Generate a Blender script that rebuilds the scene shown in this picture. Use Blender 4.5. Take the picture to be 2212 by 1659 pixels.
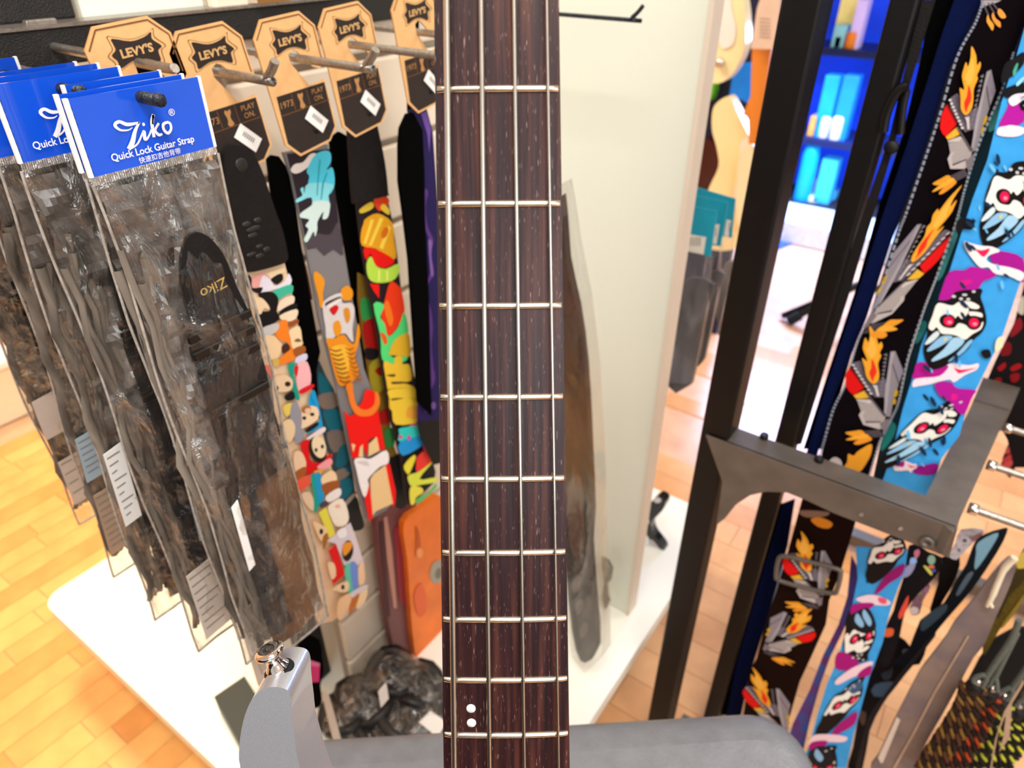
import bpy, bmesh, math, random
from mathutils import Vector, Matrix, noise
random.seed(7)
S = bpy.context.scene
COL = S.collection
for o in list(bpy.data.objects): bpy.data.objects.remove(o)

# ---------------------------------------------------------------- camera
CH = 1.25                                   # camera height above the floor
F = 1520.0; TH = math.radians(33.4); PSI = math.radians(35.4)
HD = Vector((-math.sin(PSI), math.cos(PSI), 0)); RT = Vector((math.cos(PSI), math.sin(PSI), 0))
FW = HD*math.cos(TH)+Vector((0, 0, -math.sin(TH))); UP = HD*math.sin(TH)+Vector((0, 0, math.cos(TH)))
CP = Vector((0, 0, CH))
cd = bpy.data.cameras.new('camera'); cam = bpy.data.objects.new('camera', cd); COL.objects.link(cam)
cd.sensor_fit = 'HORIZONTAL'; cd.sensor_width = 36; cd.lens = F/2212*36
cd.clip_start = .01; cd.clip_end = 60
cam.matrix_world = Matrix(((RT.x, UP.x, -FW.x, CP.x), (RT.y, UP.y, -FW.y, CP.y), (RT.z, UP.z, -FW.z, CP.z), (0, 0, 0, 1)))
cd.dof.use_dof = True; cd.dof.focus_distance = .33; cd.dof.aperture_fstop = 11
S.camera = cam
# ---------------------------------------------------------------- world, lights, exposure
S.view_settings.view_transform = 'Standard'; S.view_settings.look = 'None'
S.view_settings.exposure = 0.06; S.view_settings.gamma = 1; S.view_settings.use_curve_mapping = False
W = bpy.data.worlds.new('world'); S.world = W; W.use_nodes = True
bg = W.node_tree.nodes['Background']; bg.inputs[0].default_value = (.95, .985, 1, 1); bg.inputs[1].default_value = .74
def area(name, loc, rot, sx, sy, power, col):
    l = bpy.data.lights.new(name, 'AREA'); l.shape = 'RECTANGLE'; l.size = sx; l.size_y = sy; l.energy = power; l.color = col
    o = bpy.data.objects.new(name, l); o.location = loc; o.rotation_euler = rot; COL.objects.link(o); return o
area('ceiling_panel_light', (.3, -.3, 2.75), (0, 0, 0), 1.6, .5, 58, (1, .985, .94))
area('ceiling_panel_light', (-2.1, .9, 2.75), (0, 0, 0), 1.2, .5, 74, (1, .93, .66))
area('ceiling_panel_light', (.9, 2.0, 2.75), (0, 0, 0), 1.2, .5, 30, (1, .97, .93))
area('front_fill_light', (2.4, -1.4, 1.7), (math.radians(72), 0, math.radians(58)), 2.4, 1.6, 56, (.97, .99, 1))  # added soft fill from the camera side for upright faces, no window there
area('display_light', (-.66, 3.2, .95), (math.radians(-28), 0, 0), 1.0, .4, 62, (.40, .56, 1))

# ---------------------------------------------------------------- pixel rays onto real planes of the room
def ray(x, y): return FW+RT*((x-1106)/F)+UP*((829.5-y)/F)
def hit(p, plane):
    a, v = plane; i = 'xyz'.index(a); r = ray(*p); d = (v-CP[i])/r[i]; return CP+r*d
NORM = {'x': Vector((1, 0, 0)), 'y': Vector((0, -1, 0)), 'z': Vector((0, 0, 1))}
REG = {'P': (0, 0, 1), 'R1': (0, 0, 620), 'R2': (400, 0, 620), 'R3': (0, 400, 620), 'R4': (400, 400, 620), 'R5': (0, 800, 620),
       'R6': (400, 800, 620), 'R7': (0, 1194, 620), 'R8': (400, 1194, 620), 'S1': (900, 0, 620), 'S2': (1400, 0, 620), 'S3': (1592, 0, 620),
       'S4': (1592, 400, 620), 'S5': (1592, 800, 620), 'S6': (1592, 1194, 620), 'S7': (1100, 1194, 620), 'S8': (1200, 500, 620),
       'T1': (480, 300, 480), 'T2': (520, 560, 440), 'T3': (560, 840, 400), 'T4': (560, 1060, 400), 'T5': (1780, 100, 432),
       'T6': (1780, 420, 432), 'T7': (1780, 700, 432), 'T8': (1560, 1100, 432), 'U1': (1912, 800, 300), 'U2': (1832, 1150, 380),
       'U3': (1832, 1374, 380), 'U4': (0, 120, 320), 'U5': (640, 1380, 320)}
def zc(reg, pts):
    if reg == 'P': return list(pts)
    ox, oy, w = REG[reg]; k = 2212/w
    if reg == 'W7': k = 1
    return [(ox+a/k, oy+b/k) for a, b in pts]
def smooth(pts, n=4, closed=True):
    out = []; N = len(pts)
    for i in range(N if closed else N-1):
        g = (lambda j: pts[j % N]) if closed else (lambda j: pts[max(0, min(N-1, j))])
        p0, p1, p2, p3 = g(i-1), g(i), g(i+1), g(i+2)
        for k in range(n):
            t = k/n
            out.append(tuple(.5*((2*p1[c])+(-p0[c]+p2[c])*t+(2*p0[c]-5*p1[c]+4*p2[c]-p3[c])*t*t+(-p0[c]+3*p1[c]-3*p2[c]+p3[c])*t**3) for c in range(len(p1))))
    if not closed: out.append(tuple(pts[-1]))
    return out

# ---------------------------------------------------------------- materials
def lin(h):
    h = h.lstrip('#'); v = [int(h[i:i+2], 16)/255 for i in (0, 2, 4)]
    return tuple(c/12.92 if c <= .04045 else ((c+.055)/1.055)**2.4 for c in v)
def mat(name, col, rough=.5, metal=0, var=.12, scale=40, bump=0, bscale=200, coat=0, sheen=0, spec=.35, stretch=None, col2=None, emit=0, coord='Object'):
    m = bpy.data.materials.new(name); m.use_nodes = True; nt = m.node_tree; b = nt.nodes['Principled BSDF']
    c = lin(col) if isinstance(col, str) else col
    tc = nt.nodes.new('ShaderNodeTexCoord'); mp = nt.nodes.new('ShaderNodeMapping')
    nt.links.new(tc.outputs[coord], mp.inputs[0])
    if stretch: mp.inputs['Scale'].default_value = stretch
    n = nt.nodes.new('ShaderNodeTexNoise'); n.inputs['Scale'].default_value = scale; n.inputs['Detail'].default_value = 4
    nt.links.new(mp.outputs[0], n.inputs['Vector'])
    r = nt.nodes.new('ShaderNodeValToRGB'); r.color_ramp.elements[0].position = .3; r.color_ramp.elements[1].position = .7
    c2 = lin(col2) if col2 else tuple(x*(1-var) for x in c)
    r.color_ramp.elements[0].color = (*c2, 1); r.color_ramp.elements[1].color = (*[min(1, x*(1+(0 if col2 else var*.5))) for x in c], 1)
    nt.links.new(n.outputs[0], r.inputs[0]); nt.links.new(r.outputs[0], b.inputs['Base Color'])
    b.inputs['Roughness'].default_value = rough; b.inputs['Metallic'].default_value = metal
    b.inputs['Coat Weight'].default_value = coat; b.inputs['Sheen Weight'].default_value = sheen; b.inputs['Specular IOR Level'].default_value = spec
    if emit:
        nt.links.new(r.outputs[0], b.inputs['Emission Color']); b.inputs['Emission Strength'].default_value = emit
    if bump:
        n2 = nt.nodes.new('ShaderNodeTexNoise'); n2.inputs['Scale'].default_value = bscale; n2.inputs['Detail'].default_value = 3
        nt.links.new(mp.outputs[0], n2.inputs['Vector'])
        bp = nt.nodes.new('ShaderNodeBump'); bp.inputs['Strength'].default_value = bump; bp.inputs['Distance'].default_value = .002
        nt.links.new(n2.outputs[0], bp.inputs['Height']); nt.links.new(bp.outputs[0], b.inputs['Normal'])
    return m
_pc = {}
def PC(h, rough=.6):
    if (h, rough) not in _pc: _pc[(h, rough)] = mat('print_ink_'+h[1:], h, rough, var=.10, scale=900, spec=.25)
    return _pc[(h, rough)]
def plastic(name, tint, opac=.16, streak=.3, scale=22, bump=.6, stretch=(1, 1, .35), haze=.25, rough=.10):
    """thin clear film : transparent, with crinkled mirror-like glints and a little milky haze"""
    m = bpy.data.materials.new(name); m.use_nodes = True; nt = m.node_tree; N = nt.nodes; L = nt.links
    for n in list(N): N.remove(n)
    out = N.new('ShaderNodeOutputMaterial'); tr = N.new('ShaderNodeBsdfTransparent'); gl = N.new('ShaderNodeBsdfGlossy'); di = N.new('ShaderNodeBsdfDiffuse')
    m1 = N.new('ShaderNodeMixShader'); mx = N.new('ShaderNodeMixShader')
    tr.inputs[0].default_value = (.965, .96, .95, 1); gl.inputs[0].default_value = (.95, .93, .90, 1); gl.inputs[1].default_value = rough; di.inputs[0].default_value = (*lin(tint), 1)
    tc = N.new('ShaderNodeTexCoord'); mp = N.new('ShaderNodeMapping'); mp.inputs['Scale'].default_value = stretch
    L.new(tc.outputs['Object'], mp.inputs[0])
    n = N.new('ShaderNodeTexNoise'); n.inputs['Scale'].default_value = scale; n.inputs['Detail'].default_value = 5; n.inputs['Distortion'].default_value = 1.6
    L.new(mp.outputs[0], n.inputs['Vector'])
    bp = N.new('ShaderNodeBump'); bp.inputs['Strength'].default_value = bump; bp.inputs['Distance'].default_value = .012
    L.new(n.outputs[0], bp.inputs['Height']); L.new(bp.outputs[0], gl.inputs['Normal'])
    fr = N.new('ShaderNodeLayerWeight'); fr.inputs[0].default_value = .35; L.new(bp.outputs[0], fr.inputs['Normal'])
    r = N.new('ShaderNodeMapRange'); r.inputs[1].default_value = .50; r.inputs[2].default_value = .74; r.inputs[3].default_value = opac; r.inputs[4].default_value = opac+streak
    L.new(n.outputs[0], r.inputs[0])
    ad = N.new('ShaderNodeMath'); ad.operation = 'MULTIPLY_ADD'; ad.use_clamp = True; ad.inputs[1].default_value = .30
    L.new(fr.outputs['Facing'], ad.inputs[0]); L.new(r.outputs[0], ad.inputs[2])
    m1.inputs[0].default_value = haze; L.new(gl.outputs[0], m1.inputs[1]); L.new(di.outputs[0], m1.inputs[2])
    L.new(ad.outputs[0], mx.inputs[0]); L.new(tr.outputs[0], mx.inputs[1]); L.new(m1.outputs[0], mx.inputs[2]); L.new(mx.outputs[0], out.inputs[0])
    return m
M = dict(
    lining=mat('grey_crumpled_lining', '#7d756e', .16, var=.4, scale=40, col2='#2c2725', spec=.8),
    cream=mat('cream_laminate', '#e6e8d8', .45, var=.02, scale=3),
    slat=mat('slat_laminate', '#e6d6c2', .5, var=.03, scale=4),
    deck=mat('deck_laminate', '#f7f5e8', .35, var=.02, scale=3),
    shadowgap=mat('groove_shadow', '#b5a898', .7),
    blackmetal=mat('black_textured_steel', '#1d1a19', .5, var=.3, scale=300, bump=.9, bscale=900),
    blackpaint=mat('black_painted_steel', '#0e0b0a', .42, var=.2, scale=60, bump=.08, bscale=500, spec=.28),
    bracket=mat('dark_bracket_steel', '#6b645d', .36, .4, var=.2, scale=30, bump=.05, bscale=400),
    hook=mat('gunmetal_hook', '#aaa39b', .34, .85, var=.25, scale=300, bump=.25, bscale=700),
    darkhook=mat('dark_hook_tip', '#3a3e46', .35, .6, var=.5, scale=400, bump=.4, bscale=600),
    chrome=mat('polished_chrome', '#d6cfc8', .08, 1, var=.04),
    nickel=mat('nickel_fret', '#d8cdb8', .2, 1, var=.08, scale=60, stretch=(1, 1, 1)),
    string=mat('nickel_winding', '#d2cabd', .26, 1, var=.1, scale=80),
    kraft=mat('kraft_card', '#e4b176', .75, var=.07, scale=160, bump=.08, bscale=900),
    kraftedge=mat('kraft_edge', '#c08a50', .8), ink=mat('black_card_ink', '#2b201b', .6, var=.15, scale=200),
    leather=mat('black_leather', '#171413', .5, var=.2, scale=90, bump=.3, bscale=420, spec=.22),
    suede=mat('black_suede', '#030303', .95, var=.2, scale=300, spec=.04), webbing=mat('black_webbing', '#060606', .85, var=.3, scale=600, spec=.08),
    sticker=mat('white_price_label', '#f3efe9', .55, var=.03),
    bluecard=mat('glossy_blue_card', '#1450cf', .16, var=.10, scale=14, bump=.12, bscale=20, coat=.6),
    white=mat('white_print', '#f7f4ee', .4, var=.02), seam=mat('heat_seal_white', '#a89d92', .35, var=.35, scale=220),
    clear=plastic('crinkled_clear_plastic', '#b5aaa0', .025, .36, scale=42, bump=1.0, haze=.14, rough=.05), heapfilm=plastic('glinting_clear_film', '#b8b0a8', .04, .42, scale=30, bump=1.0, haze=.1), film=plastic('smooth_clear_film', '#b8b0a8', .03, .14, scale=14, bump=.4, haze=.2),
    seal=plastic('ribbed_clear_seal', '#e4e0da', .55, .2, scale=200),
    nylon=mat('black_nylon', '#191615', .62, var=.35, scale=500, bump=.25, bscale=1200),
    tan=mat('brown_backing', '#7a5230', .6, var=.35, scale=18, stretch=(1, 1, .4), col2='#4a2f1c'), fold=mat('grey_brown_web', '#8c7f71', .7, var=.4, scale=90, stretch=(1, 1, .1), col2='#352e28'), greyback=mat('grey_backing', '#574d45', .6, var=.35, scale=24, stretch=(1, 1, .3), col2='#1c1816'),
    paper=mat('paper_insert', '#d9c9ba', .7, var=.06, scale=60), kraftpaper=mat('tan_insert', '#b59a80', .7, var=.08, scale=60), bluepaper=mat('pale_blue_label', '#a9bcc6', .6),
    rose=None,
    maple=mat('dark_neck_wood', '#4a1d14', .3, var=.3, scale=60, stretch=(1, 1, .1), coat=.3),
    pearl=mat('pearl_dot', '#f4efe8', .25, var=.04),
    silver=mat('silver_metallic_lacquer', '#cbced6', .34, .74, var=.14, scale=2600, bump=.10, bscale=2600, coat=.3),
    felt=mat('black_felt', '#16181a', .95, bump=.6, bscale=900),
    bench=mat('bench_leather', '#74767b', .40, var=.12, scale=60, bump=.25, bscale=330, spec=.8),
    floor=mat('floor_base', '#d6a684', .3, var=.2, scale=12),
    wallp=mat('peach_wall', '#f2c39c', .7, var=.04, scale=2), ceil=mat('white_ceiling', '#f2ede4', .8, var=.02),
    darkwall=mat('dark_shop_wall', '#26222c', .7))
def rosewood():
    m = mat('rosewood_board', '#4a3430', .38, var=.5, scale=1, spec=.36); nt = m.node_tree; N = nt.nodes; L = nt.links; b = N['Principled BSDF']
    tc = N.new('ShaderNodeTexCoord'); mp = N.new('ShaderNodeMapping'); mp.inputs['Scale'].default_value = (1, .035, 1); L.new(tc.outputs['Object'], mp.inputs[0])
    n = N.new('ShaderNodeTexNoise'); n.inputs['Scale'].default_value = 330; n.inputs['Detail'].default_value = 6; L.new(mp.outputs[0], n.inputs[0])
    r = N.new('ShaderNodeValToRGB'); e = r.color_ramp.elements; e[0].position = .3; e[0].color = (*lin('#120406'), 1); e[1].position = .78; e[1].color = (*lin('#5a3022'), 1)
    k = e.new(.5); k.color = (*lin('#2a1012'), 1)
    L.new(n.outputs[0], r.inputs[0])
    mp2 = N.new('ShaderNodeMapping'); mp2.inputs['Scale'].default_value = (1, .075, 1); L.new(tc.outputs['Object'], mp2.inputs[0])
    v = N.new('ShaderNodeTexNoise'); v.inputs['Scale'].default_value = 2900; v.inputs['Detail'].default_value = 1; L.new(mp2.outputs[0], v.inputs[0])
    rr = N.new('ShaderNodeMapRange'); rr.inputs[1].default_value = .69; rr.inputs[2].default_value = .77; L.new(v.outputs[0], rr.inputs[0])
    mx = N.new('ShaderNodeMix'); mx.data_type = 'RGBA'; L.new(rr.outputs[0], mx.inputs[0]); L.new(r.outputs[0], mx.inputs[6]); mx.inputs[7].default_value = (*lin('#8f7068'), 1)
    L.new(mx.outputs[2], b.inputs['Base Color'])
    bp = N.new('ShaderNodeBump'); bp.inputs['Strength'].default_value = .25; bp.inputs['Distance'].default_value = .001; L.new(n.outputs[0], bp.inputs['Height']); L.new(bp.outputs[0], b.inputs['Normal'])
    return m
M['rose'] = rosewood()

# ---------------------------------------------------------------- mesh builder
def wl(o):
    v = Vector((0, 0, 0))
    while o is not None: v = v+o.location; o = o.parent
    return v
def wm(o):
    m = Matrix.Identity(4)
    while o is not None: m = o.matrix_basis @ m; o = o.parent
    return m
class MB:
    def __init__(s): s.v = []; s.f = []; s.m = []; s.s = []
    def add(s, vs, fs, mi=0, sm=False):
        k = len(s.v); s.v += [Vector(p) for p in vs]
        for f in fs: s.f.append([k+i for i in f]); s.m.append(mi); s.s.append(sm)
    def box(s, a, b, mi=0):
        x0, x1 = sorted((a[0], b[0])); y0, y1 = sorted((a[1], b[1])); z0, z1 = sorted((a[2], b[2]))
        s.add([(x0, y0, z0), (x1, y0, z0), (x1, y1, z0), (x0, y1, z0), (x0, y0, z1), (x1, y0, z1), (x1, y1, z1), (x0, y1, z1)],
              [(3, 2, 1, 0), (4, 5, 6, 7), (0, 1, 5, 4), (1, 2, 6, 5), (2, 3, 7, 6), (3, 0, 4, 7)], mi)
    def obox(s, c, ax, h, mi=0):
        c = Vector(c); ax = [Vector(a).normalized() for a in ax]; P = []
        for k in (-1, 1):
            for i, j in ((-1, -1), (1, -1), (1, 1), (-1, 1)): P.append(c+ax[0]*h[0]*i+ax[1]*h[1]*j+ax[2]*h[2]*k)
        s.add(P, [(3, 2, 1, 0), (4, 5, 6, 7), (0, 1, 5, 4), (1, 2, 6, 5), (2, 3, 7, 6), (3, 0, 4, 7)], mi)
    def tube(s, pts, r, n=8, mi=0, cap=True, closed=False):
        pts = [Vector(p) for p in pts]; R = r if isinstance(r, (list, tuple)) else [r]*len(pts); k = len(pts); vs = []; u = None
        for i, p in enumerate(pts):
            if closed: t = pts[(i+1) % k]-pts[i-1]
            else: t = pts[min(i+1, k-1)]-pts[max(i-1, 0)]
            t.normalize()
            if u is None: u = t.orthogonal().normalized()
            u = (u-t*u.dot(t)).normalized(); w = t.cross(u)
            for j in range(n):
                a = 2*math.pi*j/n; vs.append(p+u*math.cos(a)*R[i]+w*math.sin(a)*R[i])
        fs = []
        for i in range(k if closed else k-1):
            for j in range(n):
                a = i*n+j; b = i*n+(j+1) % n; c = ((i+1) % k)*n+(j+1) % n; d = ((i+1) % k)*n+j; fs.append((a, b, c, d))
        s.add(vs, fs, mi, True)
        if cap and not closed:
            s.add(vs[:n], [tuple(range(n-1, -1, -1))], mi); s.add(vs[-n:], [tuple(range(n))], mi)
    def lathe(s, o, ax, prof, n=20, mi=0):
        o = Vector(o); ax = Vector(ax).normalized(); u = ax.orthogonal().normalized(); w = ax.cross(u); vs = []; k = len(prof)
        for r, h in prof:
            for j in range(n):
                a = 2*math.pi*j/n; vs.append(o+ax*h+u*math.cos(a)*r+w*math.sin(a)*r)
        s.add(vs, [(i*n+j, i*n+(j+1) % n, (i+1)*n+(j+1) % n, (i+1)*n+j) for i in range(k-1) for j in range(n)], mi, True)
    def prism(s, poly, d, mi=0, mside=None):
        poly = [Vector(p) for p in poly]; d = Vector(d); n = len(poly); ms = mi if mside is None else mside
        nv = Vector((0, 0, 0))
        for i in range(n): nv += (poly[i]-poly[0]).cross(poly[(i+1) % n]-poly[0])
        if nv.dot(d) > 0: poly = poly[::-1]
        vs = poly+[p+d for p in poly]
        s.add(vs, [tuple(range(n)), tuple(range(2*n-1, n-1, -1))], mi)
        s.add(vs, [((i+1) % n, i, n+i, n+(i+1) % n) for i in range(n)], ms)
    def poly(s, pts, nrm, mi=0):
        pts = [Vector(p) for p in pts]; nv = Vector((0, 0, 0)); n = len(pts)
        for i in range(n): nv += (pts[i]-pts[0]).cross(pts[(i+1) % n]-pts[0])
        if nv.dot(Vector(nrm)) < 0: pts = pts[::-1]
        s.add(pts, [tuple(range(n))], mi)
    def grid(s, fn, nu, nv, mi=0, sm=True):
        vs = [fn(i/nu, j/nv) for j in range(nv+1) for i in range(nu+1)]; w = nu+1
        s.add(vs, [(j*w+i, j*w+i+1, (j+1)*w+i+1, (j+1)*w+i) for j in range(nv) for i in range(nu)], mi, sm)
    def blob(s, c, r, n=10, mi=0, jit=.0):
        c = Vector(c); rx, ry, rz = r
        ph = [random.random()*6 for _ in range(6)]
        def fn(u, v):
            a = u*2*math.pi; b = (v-.5)*math.pi; q = 1+jit*(math.sin(3*a+ph[0])*math.cos(2*b+ph[1])+.7*math.sin(5*a+ph[2]+3*b)+.6*math.sin(7*b+ph[3]+2*a))
            return c+Vector((rx*math.cos(b)*math.cos(a)*q, ry*math.cos(b)*math.sin(a)*q, rz*math.sin(b)*q))
        s.grid(fn, n*2, n, mi)
    def build(s, name, mats, parent=None, label=None, cat=None, group=None, kind=None, bev=None, sub=0):
        me = bpy.data.meshes.new(name); inv = wm(parent).inverted() if parent else Matrix.Identity(4)
        me.from_pydata([tuple(inv @ v) for v in s.v], [], s.f); mats = mats if isinstance(mats, (list, tuple)) else [mats]
        for m in mats: me.materials.append(m)
        me.polygons.foreach_set('material_index', s.m); me.polygons.foreach_set('use_smooth', s.s); me.update()
        o = bpy.data.objects.new(name, me); COL.objects.link(o)
        if parent: o.parent = parent
        tag(o, label, cat, group, kind)
        if bev:
            b = o.modifiers.new('bevel', 'BEVEL'); b.width = bev[0]; b.segments = bev[1]; b.limit_method = 'ANGLE'; b.angle_limit = math.radians(40)
            if bev[1] > 2:
                for p in me.polygons: p.use_smooth = True
                wn = o.modifiers.new('wn', 'WEIGHTED_NORMAL'); wn.keep_sharp = False
        if sub: m = o.modifiers.new('sub', 'SUBSURF'); m.levels = sub; m.render_levels = sub
        return o
def tag(o, label=None, cat=None, group=None, kind=None):
    if label: o['label'] = label
    if cat: o['category'] = cat
    if group: o['group'] = group
    if kind: o['kind'] = kind
    return o
def thing(name, label, cat, loc, group=None):
    o = bpy.data.objects.new(name, None); o.empty_display_size = .05; COL.objects.link(o); o.location = loc; return tag(o, label, cat, group)
def sheet(name, reg, pts, plane, mats, parent, t=.003, off=0, sm=0, label=None, bev=None, mside=None, **kw):
    p2 = zc(reg, pts)
    if sm: p2 = smooth(p2, sm)
    n = NORM[plane[0]]; P = [hit(p, plane)+n*off for p in p2]
    b = MB(); b.prism(P, -n*t, 0, mside); return b.build(name, mats, parent, label=label, bev=bev, **kw)
def prints(parent, plane, items, off=.0006, name='print', xf=None, step=.00012):
    """flat printed shapes: list of (region, colour, points, smoothing)"""
    b = MB(); mats = []; idx = {}; n = NORM[plane[0]]
    for k, it in enumerate(items):
        reg, c, pts = it[:3]; sm = it[3] if len(it) > 3 else 3
        if c not in idx: idx[c] = len(mats); mats.append(PC(c))
        q = zc(reg, pts)
        if xf: q = [xf(p) for p in q]
        if sm: q = smooth(q, sm)
        b.poly([hit(p, plane)+n*(off+step*k) for p in q], n, idx[c])
    return b.build(name, mats, parent, kind='stuff')
def circ(cx, cy, rx, ry=None, n=12, rot=0):
    ry = rx if ry is None else ry; c, s_ = math.cos(rot), math.sin(rot)
    return [(cx+rx*math.cos(a)*c-ry*math.sin(a)*s_, cy+rx*math.cos(a)*s_+ry*math.sin(a)*c) for a in [2*math.pi*i/n for i in range(n)]]
def text(body, size, P, ux, uy, mat_, parent, name='lettering', align='CENTER', bold=0, stretch=1, ext=.0):
    """flat lettering placed at P with baseline direction ux and up direction uy"""
    c = bpy.data.curves.new('t', 'FONT'); c.body = body; c.size = size; c.align_x = align; c.align_y = 'CENTER'; c.offset = bold; c.resolution_u = 3
    o = bpy.data.objects.new('t', c); COL.objects.link(o); dg = bpy.context.evaluated_depsgraph_get()
    me = bpy.data.meshes.new_from_object(o.evaluated_get(dg)); bpy.data.objects.remove(o); bpy.data.curves.remove(c)
    ux = Vector(ux); uy = Vector(uy); off = wl(parent)
    for v in me.vertices: v.co = Vector(P)+ux*(v.co.x*stretch)+uy*v.co.y-off
    me.materials.clear(); me.materials.append(mat_); me.name = name
    r = bpy.data.objects.new(name, me); COL.objects.link(r); r.parent = parent; return r

# ================================================================ SETTING
GX = -.75; PZ = CH-1.07                      # gondola centre line, deck height
b = MB(); b.box((-4.5, -3, -.06), (3.2, 5.2, -.003)); floor = b.build('floor', M['floor'], kind='structure')
PLK = [mat('oak_plank', c, .24, var=.16, scale=14, stretch=(1, 1, 1)) for c in ('#eeae66', '#f2b86e', '#e8a05a')]
PLK2 = [mat('beech_plank', c, .22, var=.14, scale=14) for c in ('#d6a070', '#cf9767', '#dba878')]
def plank_run(x0, x1, y0, y1, w, L, along, mats, skip=None):
    me = {}
    for k in range(3):
        b = MB(); h = (w/2-.0006, L/2-.0008)
        if along == 'x': h = (h[1], h[0])
        b.box((-h[0], -h[1], -.003), (h[0], h[1], 0)); m = bpy.data.meshes.new('plank'); m.from_pydata(b.v, [], b.f); m.materials.append(mats[k]); me[k] = m
    r = 0; a = x0 if along == 'y' else y0; a1 = x1 if along == 'y' else y1; l0, l1 = (y0, y1) if along == 'y' else (x0, x1)
    while a < a1:
        l = l0-random.random()*L
        while l < l1:
            c = (a+w/2, l+L/2) if along == 'y' else (l+L/2, a+w/2)
            if not (skip and skip(*c)):
                o = bpy.data.objects.new('plank', me[random.randrange(3)]); o.location = (c[0], c[1], 0); COL.objects.link(o); o.parent = floor
            l += L
        a += w
plank_run(-2.1, -.42, -.35, .95, .056, .40, 'y', PLK, skip=lambda x, y: x > -1.15 and y > .42 or x > -.78 and y > .1)
plank_run(-.95, .75, .45, 2.3, .075, .62, 'x', PLK2, skip=lambda x, y: x < -.62)
b = MB(); b.box((-3.4, -3, 0), (-3.3, 5.2, 2.8)); b.build('wall_left', M['wallp'], kind='structure')
b = MB(); b.box((-4.5, 4.6, 0), (3.2, 4.7, 2.8)); b.build('wall_back', M['darkwall'], kind='structure')
b = MB(); b.box((-4.5, -3, 2.8), (3.2, 5.2, 2.86)); b.build('ceiling', M['ceil'], kind='structure')

# ================================================================ GONDOLA
gon = thing('gondola_stand', 'cream slatwall display stand on a white deck with black end post', 'display stand', (GX, .8, 0))
def rrect(x0, x1, y0, y1, r, z, n=6):
    P = []
    for cx, cy, a0 in ((x1-r, y1-r, 0), (x0+r, y1-r, 90), (x0+r, y0+r, 180), (x1-r, y0+r, 270)):
        for k in range(n+1):
            a = math.radians(a0+90*k/n); P.append((cx+r*math.cos(a), cy+r*math.sin(a), z))
    return P
DX0, DX1, DY0, DY1 = -1.235, -.270, .205, 1.16
b = MB(); b.prism(rrect(DX0, DX1, DY0, DY1, .035, PZ), (0, 0, -.028)); b.build('deck', M['deck'], gon, bev=(.003, 2))
b = MB(); b.box((DX0+.10, DY0+.08, 0), (DX1-.08, DY1-.08, PZ-.028)); b.build('plinth', M['cream'], gon)
SX = -.62                                    # slatwall face
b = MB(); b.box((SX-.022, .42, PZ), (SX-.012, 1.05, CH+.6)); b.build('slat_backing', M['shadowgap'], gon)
z = PZ+.002
k0 = CH-.223
zs = sorted([k0-.0975*i for i in range(-8, 10) if PZ+.02 < k0-.0975*i < CH+.55]); lo = PZ+.001
for zz in zs+[CH+.6]:
    b = MB(); b.box((SX-.012, .42, lo+.004), (SX, 1.05, zz-.004)); b.build('slat', M['slat'], gon, bev=(.003, 2)); lo = zz
b = MB(); b.box((-.90, .42, PZ), (-.875, 1.05, CH+.6)); b.build('rear_panel', M['slat'], gon)
b = MB(); b.box((-1.185, .816, PZ), (-.315, .842, CH+.75)); b.build('end_panel', M['cream'], gon, bev=(.002, 2), label='large smooth cream end panel')
b = MB(); b.box((-.321, .8145, PZ), (-.3148, .843, CH+.75)); b.build('edge_trim', M['slat'], gon)
# steel posts, foot and hook rail
RZ0, RZ1 = CH-.092, CH-.0665
b = MB(); b.box((-.72, .385, PZ), (-.675, .419, RZ0)); b.build('end_post', M['blackmetal'], gon, bev=(.003, 2), label='black textured steel post')
b = MB(); b.box((-.662, .250, RZ1), (-.637, .308, CH+.6)); b.build('sign_upright', M['blackmetal'], gon, bev=(.004, 2), label='black textured upright above the rail')
b = MB(); b.box((-.652, .312, RZ1), (-.637, 1.05, CH+.6)); b.build('upper_panel', M['cream'], gon)
b = MB(); b.prism([hit(p, ('z', PZ+.035)) for p in [(462, 1505), (528, 1460), (590, 1560), (520, 1612)]], (0, 0, -.035)); b.build('foot', M['blackpaint'], gon)
b = MB(); b.box((-.634, .10, RZ0), (-.612, 1.0, RZ1)); rail = b.build('hook_rail', M['blackmetal'], gon, bev=(.002, 2), label='black textured steel rail')
b = MB(); b.box((-.636, .10, RZ1), (-.611, 1.0, RZ1+.0025)); b.build('rail_cap', M['hook'], rail)

# clear acrylic leaflet holder resting on the rail
t = thing('leaflet_holder', 'clear acrylic holder standing on the black hook rail at the top', 'holder', (-.62, .50, RZ1+.007))
b = MB(); b.box((-.634, .455, RZ1+.003), (-.630, .545, RZ1+.06)); b.build('back_plate', plastic('acrylic', '#dfe6e6', .25, .1, bump=.1), t)
b = MB(); b.box((-.630, .455, RZ1+.003), (-.606, .545, RZ1+.007)); b.build('base_plate', M['chrome'], t)

# ================================================================ HOOKS
def peg(y, xt, z, label, bend=True, x0=-.622, r=.0032, group='peg hooks on the black rail', m=None):
    b = MB(); P = [(x0, y, z), (xt-.02, y, z-.001)]
    if bend: P += [(xt-.014, y, z), (xt-.006, y, z+.006), (xt, y, z+.013)]
    else: P += [(xt, y, z)]
    b.tube(smooth(P, 3, False), r, 10); h = b.build('peg_hook', m or M['hook'], label=label, cat='hook', group=group)
    b = MB(); b.box((x0-.003, y-.011, z-.02), (x0+.004, y+.011, z+.018)); b.build('hook_plate', M['hook'], h, bev=(.001, 1)); return h
HZ = CH-.092
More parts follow.
